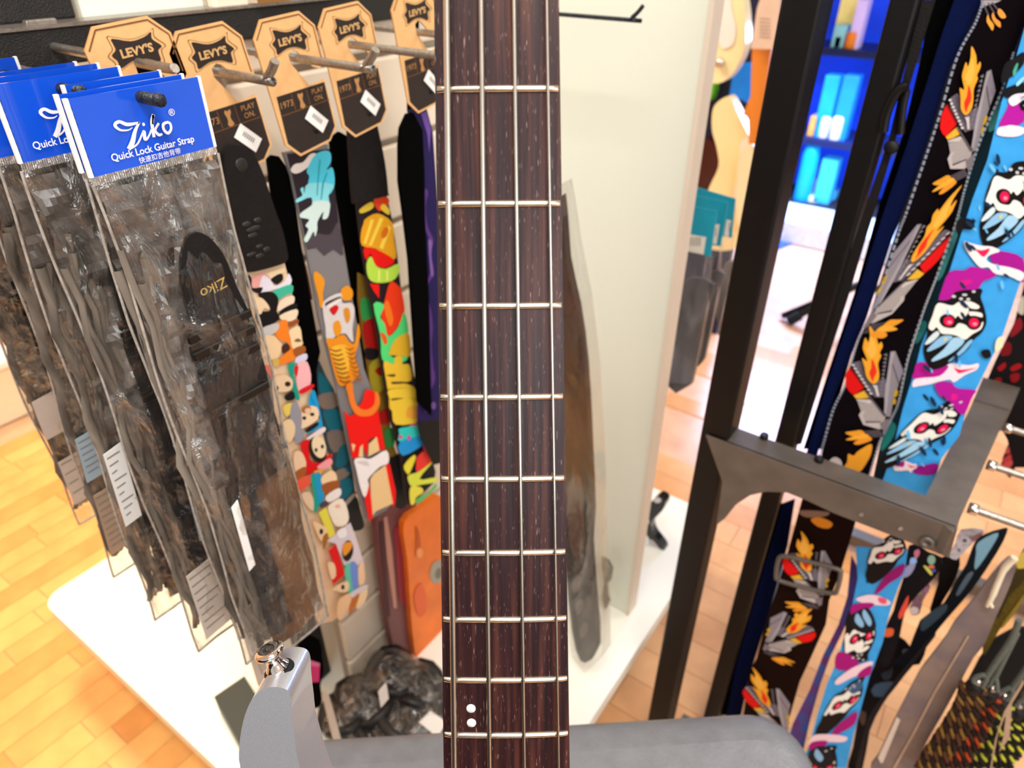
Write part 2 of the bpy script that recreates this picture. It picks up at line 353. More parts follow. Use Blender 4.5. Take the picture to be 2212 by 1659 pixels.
# ================================================================ CARDBOARD HANG CARDS WITH STRAPS
CARD = [(0, -.016), (.009, -.003), (.047, 0), (.061, -.011), (.0655, -.038), (.0605, -.0435), (.053, -.0415), (.0385, -.028), (.0345, -.0265), (.0300, -.0295), (.0305, -.0355), (.047, -.0555), (.0635, -.0525), (.0695, -.092), (.0605, -.103), (.026, -.1085), (.0125, -.097)]
def inset(poly, d):
    c = Vector((sum(p[0] for p in poly)/len(poly), sum(p[1] for p in poly)/len(poly)))
    return [tuple(c+(Vector(p)-c)*(1-d/(Vector(p)-c).length)) for p in poly]
EMB = [(.0192, -.0108), (.031, -.0135), (.0411, -.0119), (.0465, -.0095), (.0461, -.0137), (.0518, -.0185), (.0484, -.0209), (.0482, -.0277), (.0388, -.0249), (.0289, -.0251), (.0196, -.0284), (.0188, -.0238), (.016, -.0205), (.0195, -.0175), (.0189, -.0137)]
def hang_card(root, y0, z0, X, sticker=True, words=True):
    Q = lambda u, w, o=0: Vector((X+o, y0+u, z0+w))
    b = MB(); b.prism([Q(u, w, 0) for u, w in CARD], (-.0016, 0, 0), 0, 1); card = b.build('hang_card', [M['kraft'], M['kraftedge']], root)
    b = MB(); nx = (1, 0, 0)
    # embossed border line
    b.poly([Q(u, w, .0004) for u, w in smooth(EMB, 3)], nx, 0)
    ec = (.0325, -.0195); big = [(ec[0]+(u-ec[0])*1.17, ec[1]+(w-ec[1])*1.22) for u, w in EMB]
    b2 = smooth(big, 3); b1 = [(ec[0]+(u-ec[0])*.965, ec[1]+(w-ec[1])*.965) for u, w in b2]
    n = len(b2)
    for i in range(n): b.poly([Q(*b2[i], .0003), Q(*b2[(i+1) % n], .0003), Q(*b1[(i+1) % n], .0003), Q(*b1[i], .0003)], nx, 1)
    top = [(.0025, -.0165), (.0102, -.0050), (.0463, -.0022), (.0590, -.0120), (.063, -.036)]
    for i in range(len(top)-1):
        p, q = Vector(top[i]), Vector(top[i+1]); d = (q-p).normalized(); w = Vector((d.y, -d.x))*.0005
        b.poly([Q(*(p+w), .0003), Q(*(q+w), .0003), Q(*(q-w), .0003), Q(*(p-w), .0003)], nx, 1)
    # dark lower panel, dividers and guitar-body mark
    b.poly([Q(u, w, .0003) for u, w in [(.0115, -.0585), (.0625, -.0545), (.0675, -.0915), (.0595, -.1010), (.0265, -.1062), (.0148, -.0957)]], nx, 0)
    for p, q in (((.0125, -.0735), (.0652, -.0690)), ((.0262, -.0585), (.0282, -.0712)), ((.0420, -.0573), (.0440, -.0698))):
        p, q = Vector(p), Vector(q); d = (q-p).normalized(); w = Vector((d.y, -d.x))*.0003
        b.poly([Q(*(p+w), .0005), Q(*(q+w), .0005), Q(*(q-w), .0005), Q(*(p-w), .0005)], nx, 1)
    gb = [(.0330, -.0590), (.0352, -.0600), (.0374, -.0588), (.0378, -.0615), (.0366, -.0640), (.0376, -.0672), (.0390, -.0698), (.0360, -.0712), (.0333, -.0700), (.0340, -.0668), (.0334, -.0640), (.0322, -.0612)]
    b.poly([Q(u, w, .0005) for u, w in smooth(gb, 2)], nx, 2)
    b.build('card_print', [M['ink'], PC('#7a4f2a'), PC('#b5834f')], card)
    ux = Vector((0, .995, .085)).normalized(); uy = Vector((0, -.085, .995)).normalized()
    if words:
        text("LEVY'S", .0072, Q(.0333, -.0196, .0009), ux, uy, PC('#d2a56e'), card, bold=.00028, stretch=1.15)
        text('1973', .0072, Q(.0195, -.0655, .0009), ux, uy, PC('#b5834f'), card)
        text('PLAY\nON.', .0058, Q(.0535, -.0628, .0009), ux, uy, PC('#b5834f'), card)
    b = MB(); b.lathe(Q(.0465, -.0905, .0002), (1, 0, 0), [(.0001, 0), (.0032, 0), (.0032, .0006), (.0001, .0006)], 12); b.build('punch_hole', PC('#120d0b'), card)
    if sticker:
        P0 = Vector((.048, -.0823)); a = math.radians(-42); d1 = Vector((math.cos(a), math.sin(a))); d2 = Vector((-d1.y, d1.x))
        b = MB(); c4 = [P0+d1*i*.0112+d2*j*.0060 for i, j in ((-1, -1), (1, -1), (1, 1), (-1, 1))]
        b.prism([Q(*p, .0014) for p in c4], (-.0003, 0, 0))
        st = b.build('price_sticker', M['sticker'], root)
        b = MB()
        for k in range(6):
            c = P0+d1*(-.0052+.002*k)+d2*.0008; b.poly([Q(*(c+d1*i*.0006+d2*j*.0018), .0016) for i, j in ((-1, -1), (1, -1), (1, 1), (-1, 1))], nx)
        b.build('price_print', PC('#9a958f'), st)
    return card
def levy(yh, label, loc=None):
    return thing('guitar_strap', label, 'guitar strap', (-.5, yh, CH-.6), 'hanging straps on kraft cards')
def leather_end(root, reg, pts, X, marks=None, t=.004):
    e = sheet('leather_end', reg, pts, ('x', X), M['leather'], root, t=t, sm=4, bev=(.0012, 2))
    return e

def emboss(parent, reg, spots, X):
    b = MB()
    for a, c, rx, ry in spots:
        (p,) = zc(reg, [(a, c)]); q = hit(p, ('x', X)); k = 2212/REG[reg][2]; b.blob(q, (.0012, rx/k*.00058, ry/k*.0005), 6)
    b.build('embossed_mark', mat('embossed_leather', '#221e1c', .38, var=.2, spec=.5), parent, kind='stuff')
# -- strap 1 : mostly hidden behind the blue packets
sA0 = levy(.272, 'guitar strap on kraft card furthest left, half hidden behind the blue packets')
hang_card(sA0, .2395, CH-.053, -.5); peg(.272, -.458, CH-.079, 'short peg hook with the leftmost kraft card on it', bend=False)
b = MB(); b.box((-.52, .25, CH-.45), (-.517, .30, CH-.13)); b.build('front_strap', M['webbing'], sA0)
b = MB(); b.box((-.533, .252, CH-.44), (-.530, .302, CH-.085)); b.build('rear_strap', M['webbing'], sA0)

# -- strap A : cartoon heads
sA = levy(.331, 'guitar strap printed with crowded cartoon faces below a black leather end')
hang_card(sA, .2955, CH-.061, -.5, words=True); peg(.331, -.433, HZ-.001, 'bent peg hook holding the kraft card beside the blue packets')
leather_end(sA, 'T1', [(20, 260), (25, 150), (80, 85), (150, 65), (245, 90), (320, 160), (400, 320), (460, 500), (540, 740), (600, 900), (655, 1150), (640, 1215), (560, 1260), (260, 1330), (215, 1240), (150, 1040), (90, 760), (40, 420)], -.494)
emboss(bpy.data.objects[[o.name for o in COL.objects if o.name.startswith('leather_end')][-1]], 'T1', [(240, 850, 34, 22), (350, 810, 30, 22), (310, 895, 60, 22), (300, 960, 40, 20), (370, 1070, 30, 18), (440, 1100, 30, 22), (370, 1165, 34, 20), (290, 1150, 40, 18), (190, 260, 46, 50)], -.494)
PA = ('x', -.498)
sheet('front_strap', 'P', [(528, 560), (610, 548), (629, 626), (657, 769), (685, 890), (714, 1003), (744, 1111), (773, 1201), (783, 1255), (780, 1280), (759, 1313), (717, 1342), (690, 1348), (668, 1290), (640, 1180), (604, 1010), (570, 850), (545, 700)], PA, PC('#f0cfa8'), sA, t=.003)
cart = [('T2', '#efa9a0', [(120, 200), (250, 150), (330, 220), (220, 300), (110, 300)]), ('T2', '#e9e2ea', [(230, 180), (320, 220), (360, 285), (470, 240), (515, 150), (540, 265), (330, 335), (200, 365)]),
 ('T2', '#14100f', [(60, 170), (110, 200), (120, 310), (230, 300), (190, 370), (60, 290)]), ('T2', '#f2d6ae', [(270, 150), (470, 80), (480, 130), (380, 190), (320, 210)], 0), ('T2', '#120d0d', [(320, 210), (430, 150), (452, 215), (390, 270), (350, 255)]),
 ('T2', '#3fb797', [(335, 345), (540, 270), (552, 360), (480, 385), (400, 435), (350, 390)]), ('T2', '#0d0a0a', [(190, 365), (330, 350), (400, 430), (380, 560), (420, 645), (210, 735), (150, 570), (300, 560), (290, 490), (200, 420)]),
 ('T2', '#f2d3a9', [(100, 440), (200, 410), (280, 480), (300, 545), (240, 525), (210, 590), (150, 570)]), ('T2', '#f4d9bd', [(400, 475), (470, 412), (560, 392), (568, 460), (500, 540), (440, 540), (388, 560)]), ('T2', '#0d0a0a', [(440, 535), (580, 470), (592, 535), (410, 605)]),
 ('T2', '#f0d9b8', [(410, 605), (590, 535), (600, 610), (540, 665), (450, 660)]), ('T2', '#9a4d20', [(500, 690), (600, 645), (607, 690), (510, 735)]), ('T2', '#f5821f', [(390, 685), (480, 650), (500, 735), (530, 900), (580, 1030), (560, 1085), (390, 1150), (420, 1060), (520, 960), (480, 890), (420, 880), (360, 800)]),
 ('T2', '#c9c4c0', [(200, 750), (390, 685), (370, 780), (220, 840)]), ('T2', '#f4cfa0', [(235, 850), (330, 820), (430, 920), (420, 1000), (380, 1065), (290, 1080), (240, 1000)]), ('T2', '#43241c', [(425, 940), (480, 905), (520, 965), (440, 1015)]),
 ('T2', '#f3d4a5', [(510, 765), (618, 720), (648, 870), (650, 920), (550, 965), (520, 850)]), ('T2', '#7a5a3a', [(560, 880), (600, 850), (640, 880), (600, 890)]), ('T2', '#a0561f', [(555, 965), (665, 930), (680, 1000), (580, 1045)]), ('T2', '#d9d3e8', [(575, 1062), (688, 1012), (694, 1080), (590, 1122)]),
 ('T2', '#ef6a45', [(230, 1155), (310, 1150), (340, 1260), (285, 1280)]), ('T2', '#d6b25a', [(320, 1080), (390, 1070), (390, 1140), (340, 1150)]), ('T2', '#149a83', [(490, 1135), (570, 1120), (552, 1250), (620, 1500), (560, 1490), (515, 1280)]), ('T2', '#f7b6b8', [(590, 1130), (698, 1105), (738, 1320), (620, 1440), (580, 1300)]),
 ('T2', '#d8151f', [(552, 1162), (600, 1150), (580, 1265)]), ('T2', '#d8151f', [(608, 1412), (748, 1342), (765, 1380), (640, 1452)]), ('T2', '#0d0a0a', [(448, 1475), (540, 1420), (560, 1500), (480, 1525)]), ('T2', '#0a9cd8', [(708, 1525), (768, 1402), (826, 1650), (740, 1610)]),
 ('T2', '#f0cda5', [(310, 1290), (430, 1240), (528, 1290), (520, 1400), (420, 1425), (340, 1400)]), ('T2', '#2a1d17', circ(480, 1340, 32, 28)), ('T2', '#2a1d17', circ(360, 1385, 20, 26)),
 ('T3', '#eccf5e', [(250, 195), (355, 150), (350, 250), (290, 312)]), ('T3', '#98949c', [(352, 165), (420, 140), (480, 360), (500, 570), (400, 620), (360, 400), (330, 320)]), ('T3', '#f0d0a2', [(230, 400), (330, 340), (390, 420), (380, 540), (320, 620), (260, 520)]), ('T3', '#0f98d0', [(580, 60), (632, 20), (718, 400), (690, 445), (515, 525), (640, 400), (690, 320), (640, 200)]),
 ('T3', '#f4d2ab', [(470, 235), (520, 190), (650, 200), (662, 340), (480, 455), (470, 380)]), ('T3', '#a5683c', [(470, 215), (550, 175), (580, 240), (490, 270)]), ('T3', '#1b1514', circ(498, 328, 24, 22)), ('T3', '#1b1514', circ(592, 284, 26, 20)), ('T3', '#e8c097', circ(540, 240, 40, 34)), ('T3', '#0d0a0a', [(508, 470), (640, 380), (664, 410), (540, 495)]),
 ('T3', '#dc0b12', [(450, 635), (540, 582), (560, 640), (560, 800), (640, 860), (798, 755), (818, 800), (620, 960), (530, 1000), (500, 850)]), ('T3', '#e7dada', [(530, 560), (720, 432), (736, 490), (560, 575)]), ('T3', '#151010', circ(655, 700, 105, 160, 16, -.25)), ('T3', '#f2d7af', circ(668, 668, 82, 135, 16, -.25)),
 ('T3', '#241a17', circ(632, 705, 18, 24)), ('T3', '#241a17', circ(706, 664, 18, 24)), ('T3', '#f2cda6', [(365, 745), (450, 722), (512, 860), (470, 985), (380, 960)]), ('T3', '#a85a22', [(370, 975), (500, 900), (490, 1005), (400, 1062)]), ('T3', '#ef5a3f', [(405, 1065), (560, 1000), (560, 1100), (435, 1195)]),
 ('T3', '#e8a13a', [(600, 960), (700, 930), (690, 990), (640, 1000)]), ('T3', '#f59aa0', [(640, 900), (790, 800), (820, 870), (700, 930)]), ('T3', '#10a08c', [(560, 1012), (620, 1000), (700, 1240), (650, 1400), (605, 1455), (590, 1200)]), ('T3', '#1797c6', [(612, 1000), (690, 1000), (722, 1280), (650, 1330)]), ('T3', '#f4d0a4', [(700, 1012), (826, 945), (876, 1060), (760, 1142), (690, 1090)]),
 ('T3', '#9f5420', [(688, 1122), (876, 1062), (898, 1140), (760, 1242)]), ('T3', '#efe6e2', [(740, 1252), (898, 1152), (918, 1240), (780, 1322)]), ('T3', '#4a4048', [(670, 1342), (740, 1302), (770, 1350), (680, 1392)]), ('T3', '#f4e6d2', [(770, 1365), (938, 1282), (1016, 1500), (960, 1600), (860, 1600), (800, 1500)]), ('T3', '#f2b59b', circ(880, 1370, 34, 24)),
 ('T3', '#eac9a6', [(450, 1220), (540, 1200), (590, 1300), (580, 1420), (490, 1330)]),
 ('T4', '#ddd0d6', [(750, 565), (1030, 345), (1090, 500), (1180, 780), (1200, 850), (960, 860), (860, 600)], 0), ('T4', '#e8dc4b', [(650, 225), (740, 160), (848, 480), (780, 535)], 0), ('T4', '#f2cda2', [(580, 330), (700, 380), (750, 440), (690, 560), (640, 500)]), ('T4', '#17110f', circ(680, 450, 22, 34)),
 ('T4', '#a5661f', [(700, 512), (760, 472), (740, 600), (700, 662)]), ('T4', '#f3eef0', [(870, 452), (960, 402), (980, 500), (900, 532)]), ('T4', '#100c0c', circ(995, 680, 66, 125, 16, .12)), ('T4', '#e8962c', [(938, 605), (1038, 572), (1040, 650), (950, 742)]), ('T4', '#e00a10', [(760, 682), (850, 592), (950, 920), (955, 965), (820, 1082), (800, 1020), (860, 980), (830, 830)], 0),
 ('T4', '#f2cfa5', [(755, 822), (830, 830), (852, 960), (800, 1015)]), ('T4', '#5ec7a6', [(955, 900), (1020, 840), (1062, 1150), (1010, 1192)]), ('T4', '#6d8fd8', [(1020, 835), (1108, 850), (1118, 1140), (1060, 1160)]), ('T4', '#f2c9a0', [(1120, 872), (1176, 822), (1198, 1030), (1130, 1082)]), ('T4', '#f2d0a8', [(820, 1120), (980, 1035), (1008, 1120), (960, 1172), (850, 1150)]), ('T4', '#17110f', circ(932, 1108, 20, 30)),
 ('T4', '#d8d2d8', [(1010, 1192), (1108, 1122), (1218, 1082), (1218, 1130), (1060, 1232)]), ('T4', '#f0c79a', [(870, 1282), (1000, 1182), (1030, 1260), (960, 1422), (880, 1502)]), ('T4', '#c86d24', [(1038, 1262), (1130, 1182), (1080, 1340), (1000, 1432)]), ('T4', '#f3d3a6', [(1138, 1182), (1222, 1132), (1196, 1280), (1095, 1370)])]
prints(sA, PA, cart)
sheet('rear_strap', 'P', [(580, 345), (590, 336), (603, 338), (620, 362), (634, 410), (652, 540), (670, 640), (692, 760), (684, 800), (688, 880), (676, 880), (640, 690), (606, 560)], ('x', -.535), M['suede'], sA, t=.004)

# -- strap B : wave and tiger
sB = levy(.402, 'dark guitar strap printed with a cyan wave and an orange tiger')
hang_card(sB, .366, CH-.060, -.5, words=True); peg(.402, -.408, HZ, 'long bent peg hook above the tiger strap')
PB = ('x', -.53)
sheet('front_strap', 'P', [(612, 330), (708, 312), (721, 398), (740, 528), (769, 689), (786, 795), (802, 840), (817, 912), (831, 985), (849, 1066), (847, 1088), (835, 1102), (800, 1122), (790, 1122), (772, 1057), (752, 957), (727, 838), (705, 749), (690, 690), (671, 586), (650, 480), (630, 382)], PB, PC('#817c7c'), sB, t=.003)
tig = [('T1', '#2a2128', [(640, 150), (1060, 100), (1110, 450), (1160, 860), (1205, 1150), (1100, 1100), (1010, 1160), (930, 1080), (845, 1100), (700, 400)], 0), ('T1', '#4d444b', [(825, 1010), (920, 940), (1070, 950), (1150, 830), (1202, 1150), (1100, 1100), (1010, 1150), (930, 1080), (850, 1090)]),
 ('T1', '#ece4dc', [(675, 310), (715, 250), (800, 230), (870, 150), (935, 150), (900, 230), (800, 315), (720, 345)]), ('T1', '#4fcfe8', [(925, 150), (1055, 120), (1078, 220), (1030, 310), (1092, 285), (1112, 450), (1050, 560), (900, 560), (850, 450), (860, 370), (835, 310)]),
 ('T1', '#8adfe9', [(850, 440), (1100, 450), (1050, 560), (1062, 700), (900, 720), (880, 580), (740, 632), (730, 600), (790, 560), (770, 500), (800, 480), (810, 540)]), ('T1', '#d2e8e2', [(900, 620), (1050, 620), (1062, 700), (1040, 782), (990, 795), (1000, 720), (940, 820), (938, 900), (915, 970), (900, 920), (840, 1022), (805, 1000), (850, 900), (820, 860), (858, 800), (770, 780), (775, 735), (880, 660)]),
 ('T1', '#2f9fb4', [(960, 200), (970, 205), (950, 420), (940, 560), (930, 560), (940, 400)], 0), ('T1', '#2f9fb4', [(1030, 330), (1040, 330), (1000, 450), (980, 600), (970, 600), (985, 450)], 0),
 ('T2', '#e8951c', [(780, 150), (810, 130), (880, 190), (900, 260), (880, 370), (890, 500), (852, 520), (830, 400), (790, 250)]), ('T2', '#e8951c', [(1080, 322), (1150, 282), (1205, 345), (1190, 430), (1110, 442), (1080, 400)]), ('T2', '#d9d0cc', [(890, 450), (1070, 360), (1090, 470), (1190, 470), (1225, 560), (1200, 750), (1212, 890), (1170, 860), (1120, 800), (1020, 830), (960, 890), (918, 860), (905, 720), (885, 600)]),
 ('T2', '#3a2d28', [(905, 470), (1060, 400), (1065, 440), (940, 520)]), ('T2', '#e9e1dc', [(915, 500), (1060, 420), (1062, 450), (960, 520)]), ('T2', '#c9141a', [(950, 535), (1010, 490), (1050, 520), (1000, 602), (962, 570)]), ('T2', '#e8951c', [(990, 692), (1050, 660), (1080, 760), (1040, 832), (1000, 800)]), ('T2', '#d98a1c', [(1100, 542), (1160, 530), (1170, 640), (1130, 682)]),
 ('T2', '#ea8f18', [(910, 860), (1000, 850), (1100, 810), (1160, 890), (1220, 900), (1255, 690), (1280, 800), (1250, 950), (1220, 1060), (1262, 1180), (1250, 1270), (1180, 1332), (1120, 1362), (1045, 1350), (980, 1150), (935, 950)]), ('T2', '#f3b836', [(960, 960), (1080, 920), (1150, 960), (1160, 1150), (1120, 1300), (1050, 1260), (1000, 1100)])]
for k in range(8):
    y = 960+k*48; x = 950+k*13
    tig.append(('T2', '#8a4708', [(x, y), (x+60, y+22), (x+120, y+8), (x+125, y+18), (x+60, y+38), (x+4, y+14)]))
    tig.append(('T2', '#a5590c', [(x+150, y-20), (x+210, y+8), (x+255, y-14), (x+250, y+4), (x+205, y+24)]))
tig += [('T2', '#ea7f18', [(1110, 1360), (1182, 1332), (1190, 1450), (1220, 1600), (1250, 1655), (1200, 1655), (1150, 1500)]),
 ('T3', '#f0170a', [(1235, 0), (1340, 20), (1362, 170), (1260, 250), (1140, 215), (1200, 130)]), ('T3', '#ee0d06', [(972, 235), (1040, 312), (1110, 280), (1250, 300), (1385, 240), (1420, 450), (1468, 700), (1400, 720), (1340, 560), (1270, 600), (1250, 800), (1200, 660), (1150, 800), (1075, 810), (1050, 620)], 0),
 ('T3', '#f07c22', [(1020, 0), (1080, 0), (1110, 140), (1180, 225), (1270, 225), (1340, 160), (1350, 20), (1395, 60), (1400, 180), (1320, 290), (1180, 310), (1090, 250), (1040, 130)]), ('T3', '#ebc98f', [(1065, 632), (1112, 650), (1085, 740)], 0), ('T3', '#ebc98f', [(1150, 790), (1165, 680), (1200, 640), (1205, 800)], 0), ('T3', '#edc88f', [(1265, 790), (1270, 640), (1365, 550), (1400, 720)], 0),
 ('T3', '#ee0d06', [(1470, 900), (1518, 870), (1595, 1200), (1590, 1350), (1560, 1390)], 0), ('T3', '#edc88f', [(1285, 1060), (1330, 990), (1470, 890), (1560, 1350), (1360, 1440), (1310, 1500)], 0), ('T3', '#ee0d06', [(1218, 1290), (1270, 1090), (1300, 1300), (1320, 1520), (1272, 1560)], 0),
 ('T3', '#f4ecea', [(1095, 825), (1180, 800), (1290, 812), (1475, 712), (1505, 860), (1400, 912), (1262, 1050), (1268, 1130), (1220, 1275), (1165, 1150), (1120, 950)]), ('T3', '#d9cbcb', [(1120, 850), (1240, 840), (1270, 900), (1180, 880)])]
prints(sB, PB, tig)
sheet('rear_strap', 'T1', [(660, 330), (735, 700), (770, 1000), (860, 1380), (900, 1600), (835, 1600), (780, 1280), (725, 900), (690, 620)], ('x', -.545), PC('#6e3510'), sB, t=.003, label='brown orange back layer of the strap')
rb = sheet('rear_strap', 'T3', [(610, -330), (720, -330), (800, -150), (890, 0), (960, 250), (1050, 650), (1100, 900), (1150, 1250), (1010, 1410), (970, 1340), (900, 1090), (800, 750), (720, 350), (660, 80), (600, -190)], ('x', -.548), PC('#34474c'), sB, t=.003, label='teal marbled back layer of the strap')
prints(rb, ('x', -.548), [('T3', '#186878', [(700, -200), (800, -120), (880, 20), (800, 80), (720, 40)]), ('T3', '#857468', [(680, 90), (900, 40), (930, 200), (760, 240)]), ('T3', '#1a6b7c', [(760, 260), (940, 250), (980, 470), (840, 500), (790, 400)]), ('T3', '#7d6f66', [(800, 520), (1000, 500), (1040, 640), (880, 760)]), ('T3', '#1d6474', [(950, 700), (1050, 660), (1080, 820), (980, 940), (900, 900)]),
    ('T3', '#85786c', [(890, 1000), (1000, 940), (1080, 1000), (940, 1100)]), ('T3', '#145c78', [(1020, 960), (1090, 900), (1100, 1000)]), ('T3', '#16687c', [(920, 1120), (1080, 1060), (1110, 1200), (980, 1320)]), ('T3', '#9a9184', [(1000, 1360), (1140, 1220), (1145, 1260), (1020, 1400)])], xf=None)
sheet('rear_tab', 'T4', [(1000, 190), (1150, 60), (1215, 250), (1255, 400), (1235, 455), (1170, 482), (1100, 470), (1060, 370)], ('x', -.547), M['leather'], sB, t=.004, sm=3)
sheet('web_strap', 'P', [(715, 300), (735, 285), (752, 295), (762, 380), (777, 500), (794, 600), (808, 700), (815, 800), (800, 845), (788, 790), (765, 640), (745, 520), (722, 390)], ('x', -.56), M['suede'], sB, t=.004)

# -- strap C : graffiti
sC = levy(.463, 'guitar strap with bright yellow, red and green graffiti print')
hang_card(sC, .4305, CH-.0575, -.5); peg(.463, -.376, HZ+.003, 'long peg hook running behind the bass neck', bend=True)
PCp = ('x', -.53)
leather_end(sC, 'R2', [(1260, 870), (1290, 790), (1350, 745), (1420, 770), (1450, 860), (1480, 960), (1540, 1250), (1565, 1480), (1555, 1510), (1330, 1560), (1300, 1540), (1275, 1200)], -.522)
sheet('front_strap', 'P', [(770, 430), (834, 415), (847, 474), (858, 550), (870, 655), (882, 739), (894, 809), (914, 890), (920, 927), (932, 985), (941, 1019), (938, 1042), (891, 1088), (878, 1090), (876, 1075), (867, 994), (858, 958), (838, 873), (826, 795), (816, 719), (795, 610), (782, 534)], PCp, PC('#241a1c'), sC, t=.003)
gra = [('T1', '#e6c63c', [(1365, 700), (1480, 625), (1500, 685), (1385, 740)]), ('T1', '#e8461c', [(1500, 605), (1630, 575), (1655, 640), (1560, 720)]), ('T1', '#ecc83c', [(1600, 645), (1658, 700), (1650, 755), (1570, 690)]), ('T1', '#e6a01c', [(1420, 795), (1540, 740), (1685, 830), (1705, 1000), (1725, 1180), (1650, 1180), (1520, 1090), (1385, 1060), (1375, 930), (1400, 840)]),
 ('T1', '#f5d24a', [(1470, 800), (1505, 800), (1425, 1040), (1400, 1040)], 0), ('T1', '#f5d24a', [(1560, 780), (1600, 790), (1480, 1060), (1450, 1060)], 0), ('T1', '#f5d24a', [(1640, 860), (1672, 880), (1590, 1100), (1555, 1080)], 0), ('T1', '#d66a12', circ(1610, 930, 30, 60, 12, .4)), ('T1', '#e6140c', [(1400, 1080), (1530, 1100), (1690, 1190), (1690, 1240), (1600, 1280), (1500, 1240), (1470, 1140), (1420, 1200)]),
 ('T1', '#b8dc4a', [(1425, 1240), (1470, 1165), (1520, 1260), (1620, 1290), (1738, 1240), (1748, 1330), (1680, 1410), (1530, 1430), (1445, 1380)]), ('T1', '#dff06a', [(1540, 1300), (1560, 1300), (1560, 1410), (1540, 1410)], 0), ('T1', '#dff06a', [(1620, 1310), (1640, 1305), (1640, 1400), (1620, 1410)], 0),
 ('T2', '#e8140e', [(1385, 258), (1490, 270), (1490, 420), (1430, 345)], 0), ('T2', '#ee3a12', [(1610, 240), (1700, 285), (1735, 350), (1765, 540), (1740, 640), (1680, 740), (1590, 830), (1540, 720), (1512, 600), (1550, 430)]), ('T2', '#57dc78', [(1425, 482), (1540, 490), (1500, 620), (1550, 700), (1590, 835), (1700, 722), (1760, 565), (1805, 780), (1740, 830), (1600, 980), (1640, 1060), (1740, 1050), (1798, 1042), (1775, 1100), (1640, 1130), (1520, 1080), (1500, 820)]),
 ('T2', '#e8581e', [(1500, 785), (1560, 820), (1578, 900), (1540, 915)]), ('T2', '#f5781e', [(1540, 520), (1580, 440), (1640, 640), (1600, 720)]), ('T2', '#e8b52a', [(1600, 985), (1660, 865), (1798, 795), (1825, 940), (1815, 1050), (1700, 1040), (1600, 1030)]), ('T2', '#f0c234', [(1535, 1105), (1640, 1132), (1660, 1050), (1730, 1050), (1740, 1130), (1815, 1140), (1836, 1310), (1700, 1322), (1855, 1370), (1866, 1450), (1720, 1442), (1895, 1480), (1950, 1650), (1630, 1650), (1590, 1480), (1560, 1300)]),
 ('T2', '#4a3a14', [(1560, 1250), (1660, 1240), (1640, 1270)]), ('T2', '#2e2a22', [(1630, 1322), (1825, 1330), (1640, 1347)]), ('T2', '#5a4416', [(1590, 1402), (1740, 1395), (1600, 1422)]), ('T2', '#2e2a22', [(1600, 1502), (1750, 1490), (1620, 1524)]), ('T2', '#d84a9a', [(1890, 1520), (1925, 1490), (1952, 1620), (1930, 1600)]),
 ('T3', '#f2cb3a', [(1525, 0), (1840, 0), (1880, 90), (1760, 100), (1915, 200), (1952, 340), (1900, 390), (1605, 415), (1562, 250), (1542, 130)]), ('T3', '#f2a838', [(1760, 200), (1900, 210), (1945, 330), (1740, 330)]), ('T3', '#3a2f1a', [(1560, 105), (1700, 97), (1570, 126)]), ('T3', '#d8559f', [(1780, 422), (1955, 382), (1975, 410), (1780, 450)]), ('T3', '#2fcfc0', [(1665, 452), (1975, 432), (1995, 540), (1660, 620), (1645, 520)]), ('T3', '#1c96dc', [(1655, 620), (1995, 540), (1950, 640), (1690, 785)]),
 ('T3', '#d8559f', circ(1660, 560, 26, 22)), ('T3', '#d8559f', circ(1760, 570, 20, 34)), ('T3', '#d82f90', [(1930, 652), (2005, 585), (2015, 660), (1940, 720)]), ('T3', '#ec3a30', [(1862, 790), (2022, 680), (2050, 820), (1960, 930), (1855, 975), (1842, 900)]), ('T3', '#e8dc3c', [(1695, 905), (1800, 785), (1840, 802), (1780, 960), (1745, 1005)]), ('T3', '#d8e04a', [(1755, 1012), (1880, 970), (2055, 845), (1880, 1060), (2080, 1042), (2075, 1098), (1900, 1130), (1790, 1150), (1745, 1070)]),
 ('T3', '#e8dc4c', [(1772, 1160), (1900, 1160), (1925, 1220), (1842, 1280), (1822, 1355), (1775, 1355)]), ('T3', '#5fb868', [(1850, 1290), (1960, 1240), (2078, 1115), (2070, 1180), (1900, 1335), (1845, 1345)])]
prints(sC, PCp, gra)
rc = sheet('rear_strap', 'P', [(776, 590), (794, 600), (818, 700), (823, 780), (838, 890), (846, 950), (858, 985), (833, 1000), (824, 960), (808, 880), (795, 790), (784, 720), (776, 650)], ('x', -.545), PC('#7a5c18'), sC, t=.003, label='olive and red back layer of the strap')
prints(rc, ('x', -.545), [('P', '#2f8f45', [(779, 645), (800, 650), (806, 690), (782, 690)]), ('P', '#a50f0c', [(783, 700), (812, 690), (816, 750), (792, 755)]), ('P', '#141010', [(788, 752), (816, 755), (812, 775), (790, 775)]), ('P', '#a3901f', [(796, 790), (824, 775), (832, 830), (806, 850)]), ('P', '#a50f0c', [(808, 800), (824, 790), (822, 812)]), ('P', '#a3120d', [(814, 895), (838, 880), (842, 910), (820, 915)]), ('P', '#2f7f3a', [(830, 930), (848, 925), (850, 960), (834, 965)])])
sheet('rear_tab', 'T3', [(1510, 860), (1600, 815), (1690, 795), (1735, 1050), (1758, 1300), (1755, 1390), (1700, 1435), (1640, 1400), (1605, 1200)], ('x', -.544), M['leather'], sC, t=.004, sm=3)

